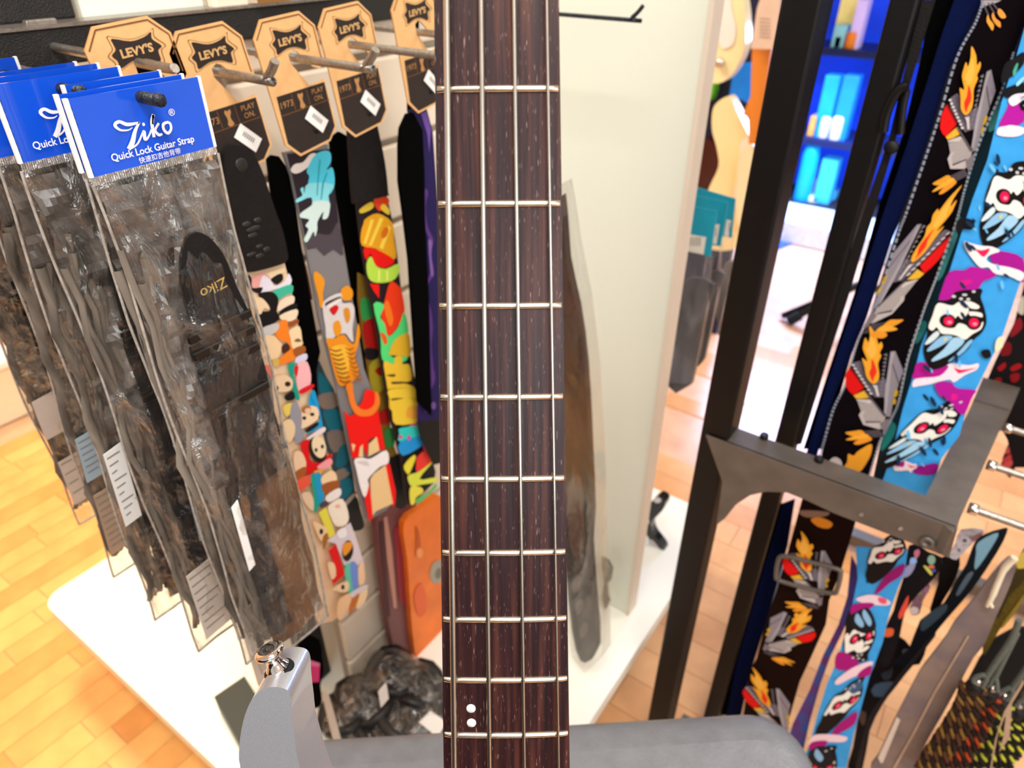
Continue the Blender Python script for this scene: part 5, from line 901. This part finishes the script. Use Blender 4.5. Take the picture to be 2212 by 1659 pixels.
# braided cord straps
BR = [('#1c100c', '#4a2c1a', '#7a5a24', [(1580, 640), (1500, 900), (1330, 1180), (1120, 1480), (980, 1720)]), ('#180d0a', '#a83e16', '#3a2014', [(1760, 740), (1680, 960), (1560, 1220), (1400, 1480), (1280, 1720)]), ('#0a0a08', '#a8a832', '#101210', [(1920, 840), (1880, 1010), (1720, 1260), (1600, 1480), (1500, 1720)]), ('#080a0e', '#c8c83e', '#12160c', [(2120, 960), (2140, 1140), (2090, 1330), (1960, 1500), (1830, 1720)])]
for i, (c1, c2, c3, path) in enumerate(BR):
    lab = ['braided cord strap in dark brown and gold, leftmost under its silver bead', 'braided cord strap flecked with orange, second along', 'braided black cord strap flecked with lime yellow', 'braided black and bright yellow cord strap nearest the picture edge'][i]
    y = .78+.012*i; P = smooth([tuple(hit(p, ('y', y))) for p in zc('U3', path)], 14, False); t = rackstrap(lab, P[0], 'braided cord straps')
    P = [Vector(p) for p in P]
    for s in range(3):
        for j, (c, ph) in enumerate(((c1, 0), (c2, 2.1), (c3, 4.2))):
            b = MB(); Q_ = []
            for k, p in enumerate(P):
                a = ph+k*.62+s*1.3; d = (P[min(k+1, len(P)-1)]-P[max(k-1, 0)]).normalized(); u = d.cross(Vector((0, 1, 0))).normalized()
                Q_.append(p+u*(.0045*math.cos(a)+(s-1)*.009)+Vector((0, .0035*math.sin(a), 0)))
            b.tube(Q_, .0030 if j != (1 if i > 0 else 2) else .0024, 6); b.build('cord_strand', PC(c, .7), t)
    b = MB(); b.blob(P[0], (.010, .010, .012), 8); b.build('cord_knot', M['leather'], t)
    hd = hit(zc('U3', [[(1640, 580), (1815, 660), (1970, 755), (2150, 870)][i]])[0], ('y', y)); b = MB(); b.blob(hd, (.0052, .0052, .0052), 8); b.build('bead', M['chrome'], t)
    lp = [[(1690, 640), (1750, 500), (1620, 510), (1570, 560), (1620, 600)], [(1780, 620), (1830, 520), (1860, 540), (1880, 700)], [(1930, 700), (2060, 650), (2060, 740), (1990, 800)], [(2100, 880), (2200, 800), (2220, 900)]][i]
    b = MB(); b.tube(smooth([tuple(hit(p, ('y', y-.004))) for p in zc('U3', lp)], 4, False), .0028, 8)
    top = [[(1750, 500), (1880, 300), (2060, 30), (2150, -200)], [(1845, 520), (1960, 280), (2120, -40)], [(2060, 660), (2150, 540), (2300, 320)], [(2200, 800), (2260, 680), (2320, 500)]][i]
    b.tube(smooth([tuple(hit(p, ('y', y-.003))) for p in zc('U3', top)], 4, False), .0036, 8); b.build('hanging_loop', mat('grey_green_cord', '#5a6058', .7, var=.2, scale=300), t)
t = rackstrap('wide black nylon strap hanging behind the braided cords', (.2, .88, CH-.8))
sheet('strap', 'P', zc('U3', [(2100, -100), (2400, -100), (2300, 500), (2150, 800), (1880, 1300), (1640, 1700), (900, 1700), (1150, 1250), (1380, 800), (1640, 300), (1800, 60)]), ('y', .88), mat('dark_nylon', '#12110f', .75, var=.4, scale=200), t, t=.004)
t = rackstrap('thin beige leather lace hanging across the yellow braids', (.2, .77, CH-.9))
sheet('strap', 'U3', [(2200, 560), (2212, 600), (2060, 850), (2030, 1280), (1900, 1460), (1950, 1280), (1990, 960), (1880, 1250), (1800, 1700), (1780, 1700), (1850, 1300), (1960, 960)], ('y', .765), mat('beige_lace', '#b59a80', .6), t, t=.002)

# ================================================================ THINGS ON AND BY THE GONDOLA
# orange and maroon gig pouches
def pouch(label, pts, x, col, shape2=None, logo=None, tint=None):
    h0 = hit(zc('T4', [pts[0]])[0] if False else pts[0], ('x', x)); t = thing('packaged_strap', label, 'packaged strap', (x, h0.y, h0.z-.2), 'pouches hanging under the printed straps')
    sheet('pouch', 'P', pts, ('x', x), mat('pouch_fabric', col, .45, var=.18, scale=18, bump=.3, bscale=60), t, t=.012, sm=3, bev=(.003, 2)); return t
t = pouch('bright orange pouch with grey oval badge beside the bass neck', [(872, 1130), (915, 1095), (958, 1075), (966, 1200), (962, 1340), (940, 1420), (915, 1448), (895, 1400), (886, 1300), (880, 1210)], -.575, '#f2761c')
prints(t, ('x', -.575), [('P', '#a9a08f', circ(944, 1235, 16, 26, 14, .2)), ('P', '#7d776a', circ(946, 1238, 7, 12, 10, .2)), ('T4', '#c25a1c', [(1860, 420), (1900, 480), (1920, 700), (1860, 780), (1870, 600)]), ('T4', '#f79a5c', circ(1910, 740, 40, 60)), ('T4', '#ea6a3a', [(1840, 1240), (1940, 1100), (2000, 1400), (1900, 1500)])], off=.001)
t = pouch('dark maroon translucent pouch half behind the orange one', [(815, 1115), (850, 1098), (900, 1085), (872, 1135), (878, 1230), (886, 1330), (892, 1420), (862, 1430), (846, 1380), (832, 1290), (822, 1200)], -.585, '#6e3a3c')
prints(t, ('x', -.585), [('T4', '#c08a78', [(1480, 320), (1520, 300), (1580, 700), (1640, 1400), (1600, 1400), (1520, 800)], 0), ('T4', '#8e2a34', [(1600, 460), (1660, 400), (1740, 1000), (1760, 1400), (1660, 1300)], 0), ('T4', '#4a2428', [(1430, 380), (1470, 360), (1560, 1500), (1500, 1500)], 0)], off=.001)
# black strap with pink patch near the post foot
t = thing('guitar_strap', 'black strap end with hot pink patch hanging behind the bass horn', 'guitar strap', (-.6, .30, CH-.9))
sheet('strap', 'P', [(648, 1370), (690, 1382), (696, 1420), (699, 1450), (692, 1480), (696, 1512), (688, 1528), (672, 1526), (655, 1480), (650, 1420)], ('x', -.56), M['suede'], t, t=.004, sm=2)
prints(t, ('x', -.56), [('P', '#e0357c', [(655, 1421), (690, 1432), (689, 1473), (662, 1474)], 0), ('P', '#f07aa8', [(655, 1421), (690, 1432), (690, 1440), (656, 1436)], 0)])
t = thing('guitar_strap', 'tan strap tail hanging past the post foot behind the horn', 'guitar strap', (-.5, .26, CH-.9))
sheet('strap', 'P', [(508, 1262), (524, 1258), (550, 1360), (580, 1450), (620, 1540), (600, 1560), (560, 1480), (530, 1380)], ('x', -.47), M['paper'], t, t=.003)
sheet('strap_tail', 'P', [(697, 1496), (708, 1494), (722, 1540), (735, 1590), (745, 1620), (728, 1622), (712, 1560)], ('x', -.52), M['paper'], t, t=.003)
# heap of clear-bagged black straps on the deck
heap = [((742, 1490), .055, .045, '#3f3b38'), ((790, 1530), .065, .04, '#4a4440'), ((720, 1545), .05, .035, '#45403c'), ((850, 1480), .065, .055, '#2a2220'), ((905, 1500), .06, .045, '#3a302e'), ((885, 1560), .07, .035, '#57504a'), ((830, 1570), .07, .03, '#4a4541'), ((930, 1545), .06, .035, '#6a6058')]
for i, (p, rx, rz, c) in enumerate(heap):
    rx *= .78; rz *= .85
    q = hit(p, ('z', PZ+rz*.8)); q.x = max(q.x, SX+rx*1.15); t = thing('bagged_strap', ['coiled black strap in clear bag at the left of the heap', 'coiled strap in clear bag in the middle of the deck heap', 'small bagged strap in front at the left of the heap', 'dark coiled strap at the back of the heap below the pouches', 'dark bagged strap beside the neck in the deck heap', 'grey bagged strap in front of the neck side of the heap', 'flat grey bagged strap at the front middle of the heap', 'silvery bagged strap touching the neck edge'][i], 'packaged strap', (q.x, q.y, PZ), 'bagged straps heaped on the deck')
    m = mat('bag_content', tuple(v*.35 for v in lin(c)), .4, var=.5, scale=30, bump=.5, bscale=60)
    b = MB()
    for k in range(4):
        P = [(q.x+rx*(.55+.09*k)*math.cos(a+k), q.y+rx*(.5+.08*k)*math.sin(a+k), PZ+.012+rz*(.3+.28*k)*(1+.2*math.sin(2*a+i))) for a in [2*math.pi*j/14 for j in range(14)]]
        b.tube(P, .009, 6, closed=True)
    b.build('coiled_strap', m, t)
    b = MB(); b.blob((q.x, q.y, PZ+rz*1.12), (rx*1.0, rx*.95, rz), 14, jit=.07); b.build('clear_bag', M['heapfilm'], t)
for i, (p, col) in enumerate((((829, 1502), '#efe6e0'), ((668, 1560), '#e9c9a0'), ((935, 1570), '#f6f2ea'))):
    q = hit(p, ('x', -.50 if i == 0 else -.47)); t = thing('price_tag', ['white price tag standing up from the bagged heap', 'cream paper tag by the bass horn', 'white paper tag at the neck side of the heap'][i], 'tag', tuple(q))
    if i == 2: b = MB(); b.prism([hit(p_, ('z', PZ+.06)) for p_ in [(905, 1560), (930, 1535), (965, 1560), (945, 1592)]], (0, 0, -.0015)); b.build('card', mat('tag_card', col, .5, var=.03), t)
    else: b = MB(); b.prism([q+Vector((0, dy, dz)) for dy, dz in ((-.008, -.02), (.008, -.018), (.008, .02), (-.008, .018))], (-.0012, 0, 0)); b.build('card', mat('tag_card', col, .5, var=.03), t)
# long bagged strap by the end panel
t = thing('packaged_strap', 'long black patterned strap in a bag hanging against the end panel', 'packaged strap', (-.33, .655, CH-.6))
BB = ('y', .655)
sheet('strap', 'P', [(1210, 420), (1222, 560), (1245, 665), (1262, 790), (1272, 965), (1278, 1108), (1274, 1176), (1284, 1298), (1290, 1400), (1264, 1432), (1244, 1405), (1228, 1298), (1215, 1100), (1210, 800)], BB, mat('bagged_black_strap', '#140e0d', .5, var=.5, scale=22, col2='#3f302a', stretch=(1, 1, .5)), t, t=.012, sm=2, bev=(.003, 2))
prints(t, BB, [('P', '#6a5f5c', circ(1246, 1260, 9, 20, 10, .3)), ('P', '#6a5f5c', circ(1252, 1310, 8, 18, 10, .3)), ('P', '#6a5f5c', circ(1262, 1360, 8, 18, 10, .3)), ('P', '#6a5f5c', circ(1262, 1210, 7, 16, 10, -.3)), ('P', '#15100f', [(1228, 1240), (1234, 1238), (1256, 1400), (1250, 1404)], 0), ('P', '#5c4436', [(1226, 1060), (1256, 1030), (1262, 1180), (1236, 1190)])], off=.001)
b = MB(); q = [hit(p, ('y', .645)) for p in [(1205, 400), (1228, 540), (1252, 660), (1270, 800), (1284, 1000), (1288, 1150), (1296, 1300), (1300, 1420), (1262, 1455), (1236, 1420), (1215, 1200), (1205, 900)]]; b.prism(q, (0, .03, 0)); b.build('clear_bag', M['film'], t)
peg(.741, -.362, CH-.086, 'thin dark double hook reaching across the end panel', x0=-.622, r=.0022, m=M['darkhook'])
# scrap of dark foil on the deck near the panel
q = hit((1312, 1235), ('y', .79)); t = thing('foil_wrapper', 'small crumpled grey wrapper against the end panel', 'wrapper', tuple(q))
sheet('wrapper', 'P', [(1298, 1205), (1312, 1212), (1322, 1230), (1318, 1255), (1308, 1262), (1312, 1290), (1316, 1300), (1308, 1316), (1300, 1290), (1304, 1260)], ('y', .79), mat('grey_foil', '#85847a', .3, .3, var=.4, scale=60), t, t=.006)
# black shiny bag standing on the deck behind the end panel
PB2 = ('y', 1.0)
t = thing('plastic_bag', 'shiny black and white crumpled bag behind the end panel', 'bag', tuple(hit((1410, 1215), PB2)))
sheet('bag', 'P', [(1406, 1085), (1424, 1072), (1438, 1084), (1430, 1104), (1410, 1124), (1406, 1140), (1414, 1158), (1432, 1182), (1438, 1210), (1422, 1206), (1412, 1220), (1398, 1206), (1384, 1198), (1392, 1180), (1398, 1160), (1394, 1135), (1400, 1112)], PB2, mat('black_film', '#0f0c0c', .18, var=.2, coat=.5), t, t=.02, sm=2, bev=(.003, 2))
prints(t, PB2, [('P', '#cfc4c2', [(1402, 1166), (1412, 1168), (1430, 1192), (1424, 1194), (1408, 1180)]), ('P', '#e9e0de', circ(1421, 1080, 8, 6))], off=.001)
b = MB(); c = hit((1392, 1165), ('y', 1.005)); b.blob(c, (.016, .012, .03), 8, jit=.1); b.build('white_label', M['white'], t)
c = hit((1394, 1120), ('y', 1.005)); b = MB(); b.blob(c, (.012, .010, .014), 8, jit=.1); b.build('white_label', M['white'], t)
# teal carded packets on the far side
tm = mat('teal_card', '#0c98ae', .35, var=.12, scale=30)
TP = [('nearest teal header packet with barcode behind the end panel', [(1486, 444), (1548, 456), (1534, 556), (1486, 540)], .95, [(1487, 505), (1526, 512), (1520, 550), (1486, 543)]), ('second teal header packet with barcode, between the others', [(1490, 420), (1572, 438), (1556, 532), (1530, 528)], 1.02, [(1541, 485), (1555, 484), (1548, 528), (1536, 524)]), ('rear teal header packet furthest right', [(1494, 402), (1588, 430), (1580, 514), (1560, 510)], 1.10, [(1570, 474), (1580, 476), (1574, 512), (1564, 510)])]
for lab, pts, y, bar in TP:
    h0 = hit(pts[0], ('y', y)); t = thing('strap_packet', lab, 'packaged strap', (h0.x, y, h0.z-.2), 'teal header packets')
    c = sheet('header_card', 'P', pts, ('y', y), tm, t, t=.003); prints(c, ('y', y), [('P', '#e9dfcd', bar, 0)]+[('P', '#8d8878', [(bar[0][0]+5+k*5, bar[0][1]+7), (bar[0][0]+7+k*5, bar[0][1]+7), (bar[0][0]+6+k*5, bar[0][1]+26), (bar[0][0]+4+k*5, bar[0][1]+26)], 0) for k in range(5 if y < 1 else 1)])
    dx = (y-.95)*340; bot = [(pts[3][0]-2, pts[3][1]), (pts[2][0], pts[2][1]), (pts[2][0]-8, pts[2][1]+110), (pts[2][0]-40+dx*.2, 830-dx*2.2), (pts[3][0]-52+dx*.9, 826-dx*2.2), (pts[3][0]-20, 640)]
    sheet('strap', 'P', [(p[0]+8, p[1]+60) if k < 2 else p for k, p in enumerate(bot)], ('y', y+.004), mat('grey_webbing', '#6a6362' if y < 1.05 else '#8a7c70', .6, var=.5, scale=25, stretch=(1, 1, .3), col2='#3a3534'), t, t=.008, sm=2)
    sheet('clear_bag', 'P', bot, ('y', y-.006), M['film'], t, t=.012)

# ================================================================ BACKGROUND ON THE RIGHT : guitars, lit display, floor
def guitar(label, y, body, col, guard=None, gcol='#ece6e4', neck=None, ncol='#d98030', extra=None):
    h0 = hit(body[0], ('y', y)); t = thing('electric_guitar', label, 'guitar', (h0.x, y, 0), 'guitars on the far wall')
    sheet('body', 'P', body, ('y', y), mat('guitar_lacquer', col, .2, var=.06, scale=4, coat=.1), t, t=.045, sm=3, bev=(.008, 3))
    if guard: sheet('pickguard', 'P', guard, ('y', y-.004), mat('pickguard', gcol, .3, var=.03), t, t=.003, sm=3)
    if neck: sheet('neck', 'P', neck, ('y', y-.008), mat('maple_neck', ncol, .35, var=.15, scale=20, stretch=(1, 1, .2)), t, t=.02)
    for k, (kx, ky, r_) in enumerate(extra or []):
        b = MB(); b.lathe(hit((kx, ky), ('y', y-.005)), (0, -1, 0), [(.0001, 0), (r_, 0), (r_*.9, .012), (.0001, .013)], 14); b.build('control_knob', M['chrome'], t)
    return t
Z2 = lambda pts: [(1400+a/3.5677, b_/3.5677) for a, b_ in pts]
guitar('cream electric guitar with white pickguard behind the end panel, upper', 2.0, [(1545, -60), (1590, -60), (1604, -10), (1611, 50), (1609, 100), (1594, 140), (1570, 172), (1540, 180), (1500, 160), (1470, 100), (1490, 0), (1520, -40)], '#f3e2b0', Z2([(500, -100), (620, -60), (640, 60), (670, 200), (660, 320), (610, 370), (560, 360), (530, 240), (500, 100)]), extra=[(1556, 135, .012)])
guitar('cream electric guitar standing below, its waist beside the post', 2.0, [(1540, 236), (1556, 216), (1574, 210), (1586, 228), (1596, 250), (1624, 310), (1630, 380), (1618, 460), (1600, 530), (1540, 540), (1500, 500), (1530, 410), (1552, 360), (1548, 320), (1538, 280)], '#f5deaa', Z2([(720, 1090), (800, 1080), (790, 1300), (750, 1500), (690, 1640), (660, 1500), (700, 1300)]))
guitar('dark red electric guitar mostly hidden behind the end panel', 2.19, [(1500, 310), (1530, 300), (1550, 330), (1550, 370), (1535, 400), (1500, 420), (1450, 400), (1450, 330)], '#3c0608')
t = guitar('guitar with orange maple neck between cream body and rack post', 1.95, [(1600, 330), (1640, 330), (1650, 480), (1600, 500), (1590, 420)], '#f0dcb4', neck=Z2([(800, 370), (950, 370), (880, 820), (830, 1110), (775, 1110), (775, 900), (730, 880), (790, 740)]))
sheet('swing_tag', 'P', Z2([(840, 60), (870, -30), (1030, -30), (965, 380), (790, 375)]), ('y', 1.92), mat('tag_paper', '#d9bba8', .6, var=.05), t, t=.002)
prints(t, ('y', 1.92), [('P', '#8a7068', Z2([(860, 140+k*28), (945, 146+k*28), (944, 152+k*28), (860, 147+k*28)]), 0) for k in range(6)])
guitar('lime green guitar edge beside the end panel', 2.2, Z2([(470, 300), (530, 250), (525, 560), (490, 760), (420, 790), (350, 700), (380, 400)]), '#5fb02a')
b = MB(); b.box((-1.7, 2.24, 0), (hit((1642, 200), ('y', 2.24)).x, 2.27, 2.2)); b.build('guitar_wall', mat('navy_panel', '#141a3a', .5), label='dark navy hanging panel behind the guitars', cat='panel')
t = thing('drinks_cup', 'bright blue rounded pouch hanging between the two cream guitars', 'pouch', tuple(hit((1602, 200), ('y', 2.2))))
sheet('pouch', 'P', Z2([(660, 560), (700, 500), (790, 510), (815, 580), (800, 700), (770, 790), (700, 760), (630, 760), (640, 650)]), ('y', 2.18), mat('blue_pouch', '#1583f5', .3, var=.2, scale=10), t, t=.05, sm=3, bev=(.006, 3))
# blue lit display case far behind
DY = 3.55
case = thing('display_case', 'tall blue backlit display case with shelves at the far wall', 'display case', (-.7, DY+.15, 0))
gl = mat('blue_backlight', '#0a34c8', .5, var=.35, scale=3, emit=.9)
x0, x1 = -1.5, -.15
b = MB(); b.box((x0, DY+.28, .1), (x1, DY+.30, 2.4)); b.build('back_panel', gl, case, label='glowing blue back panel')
for xx in (x0, x1-.04): b = MB(); b.box((xx, DY, 0), (xx+.04, DY+.30, 2.4)); b.build('side_panel', M['darkwall'], case)
shz = [hit((1740, p), ('y', DY)).z for p in (100, 297, 466)]
for zz in shz+[1.6, 2.0]: b = MB(); b.box((x0+.04, DY, zz-.03), (x1-.04, DY+.28, zz)); b.build('shelf', mat('case_shelf', '#1a2450', .4), case)
b = MB(); b.box((x0, DY-.02, .02), (x1, DY+.30, .10)); b.build('case_base', M['darkwall'], case)
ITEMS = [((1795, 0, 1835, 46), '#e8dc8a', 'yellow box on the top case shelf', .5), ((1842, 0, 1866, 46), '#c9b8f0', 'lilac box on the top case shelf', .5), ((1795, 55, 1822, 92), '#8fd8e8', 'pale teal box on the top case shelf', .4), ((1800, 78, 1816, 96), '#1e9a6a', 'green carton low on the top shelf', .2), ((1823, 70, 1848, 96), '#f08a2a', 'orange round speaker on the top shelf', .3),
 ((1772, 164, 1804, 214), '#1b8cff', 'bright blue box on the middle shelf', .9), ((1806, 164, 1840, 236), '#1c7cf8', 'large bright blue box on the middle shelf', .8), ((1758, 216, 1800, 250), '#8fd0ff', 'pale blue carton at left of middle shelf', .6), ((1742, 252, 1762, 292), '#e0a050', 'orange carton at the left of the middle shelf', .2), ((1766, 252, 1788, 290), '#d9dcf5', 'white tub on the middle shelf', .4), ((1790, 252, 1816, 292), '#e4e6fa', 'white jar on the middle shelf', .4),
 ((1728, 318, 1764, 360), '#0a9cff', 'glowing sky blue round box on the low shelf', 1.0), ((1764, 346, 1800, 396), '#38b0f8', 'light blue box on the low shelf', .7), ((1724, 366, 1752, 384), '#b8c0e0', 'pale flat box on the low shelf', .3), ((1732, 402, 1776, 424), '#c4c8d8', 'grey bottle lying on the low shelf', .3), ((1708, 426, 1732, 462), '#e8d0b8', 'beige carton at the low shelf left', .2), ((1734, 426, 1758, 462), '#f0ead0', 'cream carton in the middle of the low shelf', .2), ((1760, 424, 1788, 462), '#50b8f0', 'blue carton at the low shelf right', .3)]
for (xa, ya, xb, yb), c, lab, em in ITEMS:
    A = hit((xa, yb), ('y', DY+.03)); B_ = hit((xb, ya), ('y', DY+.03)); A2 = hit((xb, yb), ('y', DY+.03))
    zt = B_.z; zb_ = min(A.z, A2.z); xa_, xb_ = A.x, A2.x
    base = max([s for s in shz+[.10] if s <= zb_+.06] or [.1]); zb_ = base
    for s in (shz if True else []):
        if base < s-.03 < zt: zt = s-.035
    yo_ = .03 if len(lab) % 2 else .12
    b = MB(); m = mat('carton', c, .4, var=.1, scale=20, emit=(em*.5 if em > .45 else 0))  # brighter goods self-lit: glow of the lit case put into their colour
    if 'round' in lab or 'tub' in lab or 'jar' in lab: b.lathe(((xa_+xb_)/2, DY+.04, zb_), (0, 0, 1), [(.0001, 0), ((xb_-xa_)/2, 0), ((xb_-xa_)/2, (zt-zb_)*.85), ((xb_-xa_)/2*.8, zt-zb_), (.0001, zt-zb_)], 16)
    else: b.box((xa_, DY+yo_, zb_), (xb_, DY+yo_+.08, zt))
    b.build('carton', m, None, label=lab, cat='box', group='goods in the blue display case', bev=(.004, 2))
b = MB(); b.box((x0-.1, DY-.30, 0), (x1+.2, DY-.02, .10)); plth = b.build('display_plinth', mat('pale_plinth', '#dfe6f2', .3), label='low pale plinth in front of the blue case', cat='plinth', bev=(.004, 2))
# blue mat on floor and stand foot
b = MB(); q = [hit(p, ('z', .004)) for p in [(1690, 480), (1752, 492), (1716, 524), (1660, 545)]]; b.prism(q, (0, 0, -.004)); b.build('floor_mat', mat('blue_mat', '#2d55c0', .5, var=.1), label='blue floor mat in front of the display plinth', cat='mat')
t = thing('instrument_stand', 'black tripod stand with one leg showing beyond the rack post', 'stand', (-.55, 2.0, 0))
fx = hit((1712, 690), ('z', .02)); fy = hit((1775, 655), ('z', .10))
b = MB(); b.tube([fx, fy, fy+Vector((.12, .06, .1))], .012, 8); b.build('leg', M['blackpaint'], t)
b = MB(); b.tube([fx-(fy-fx).normalized()*.015, fx+(fy-fx).normalized()*.03], .018, 8); b.build('rubber_foot', M['felt'], t)
e = fy+Vector((.12, .06, .1)); b = MB(); b.tube([e, e+Vector((.0, 0, .75))], .014, 8); b.build('pole', M['blackpaint'], t)
for a in (1.2, 3.4): b = MB(); b.tube([e, (e.x+.25*math.cos(a), e.y+.25*math.sin(a), .012)], .012, 8); b.build('leg', M['blackpaint'], t)
b = MB(); b.blob(e+Vector((0, 0, .3)), (.035, .03, .05), 8); b.build('clamp', M['blackpaint'], t)

# ================================================================ LEFT BACKGROUND : counter
cabx = hit((0, 922), ('z', 0)).x
ct = hit((60, 752), ('x', cabx)).z
cab = thing('counter', 'low white counter at the far left with rounded top edge', 'counter', (cabx-.3, .3, 0))
b = MB(); b.box((cabx-.6, -.6, 0), (cabx, .9, ct-.03)); b.build('carcass', mat('cream_carcass', '#f4e6c8', .5, var=.03), cab, bev=(.003, 2))
b = MB(); b.box((cabx-.62, -.62, ct-.03), (cabx+.015, .92, ct)); b.build('worktop', M['white'], cab, bev=(.008, 3))
q = hit((18, 740), ('z', ct)); b = MB(); b.box((q.x-.10, q.y-.14, ct), (q.x-.01, q.y+.02, ct+.17)); bx = b.build('carton', mat('orange_carton', '#f06018', .45, var=.1), label='orange and black carton on the white counter', cat='box', bev=(.003, 2))
b = MB(); b.box((q.x-.0105, q.y-.12, ct+.02), (q.x-.0095, q.y+.01, ct+.075)); b.build('printed_panel', PC('#4a2a26'), bx)
b = MB(); b.box((q.x-.0105, q.y-.12, ct+.12), (q.x-.0095, q.y-.0, ct+.15)); b.build('printed_panel', PC('#3a2018'), bx)
b = MB(); b.box((-3.3, -.8, 0), (-2.95, 1.9, 1.25)); b.build('partition', M['wallp'], label='peach painted low partition behind the counter', cat='partition')

# added unseen counter block, gives the lower bass neck something dark to reflect
t = thing('dark_reflection_block', 'added dark walnut counter block out of view, reflected in the lower bass neck', 'counter', (.7, -1.2, 0))
b = MB(); b.box((-1.2, -1.75, 0), (2.2, -1.0, 1.08)); b.build('carcass', mat('dark_walnut', '#1c1210', .5, var=.3, scale=6), t, bev=(.004, 2))
b = MB(); b.box((-1.24, -1.79, 1.08), (2.24, -.96, 1.12)); b.build('worktop', M['blackpaint'], t, bev=(.004, 2))
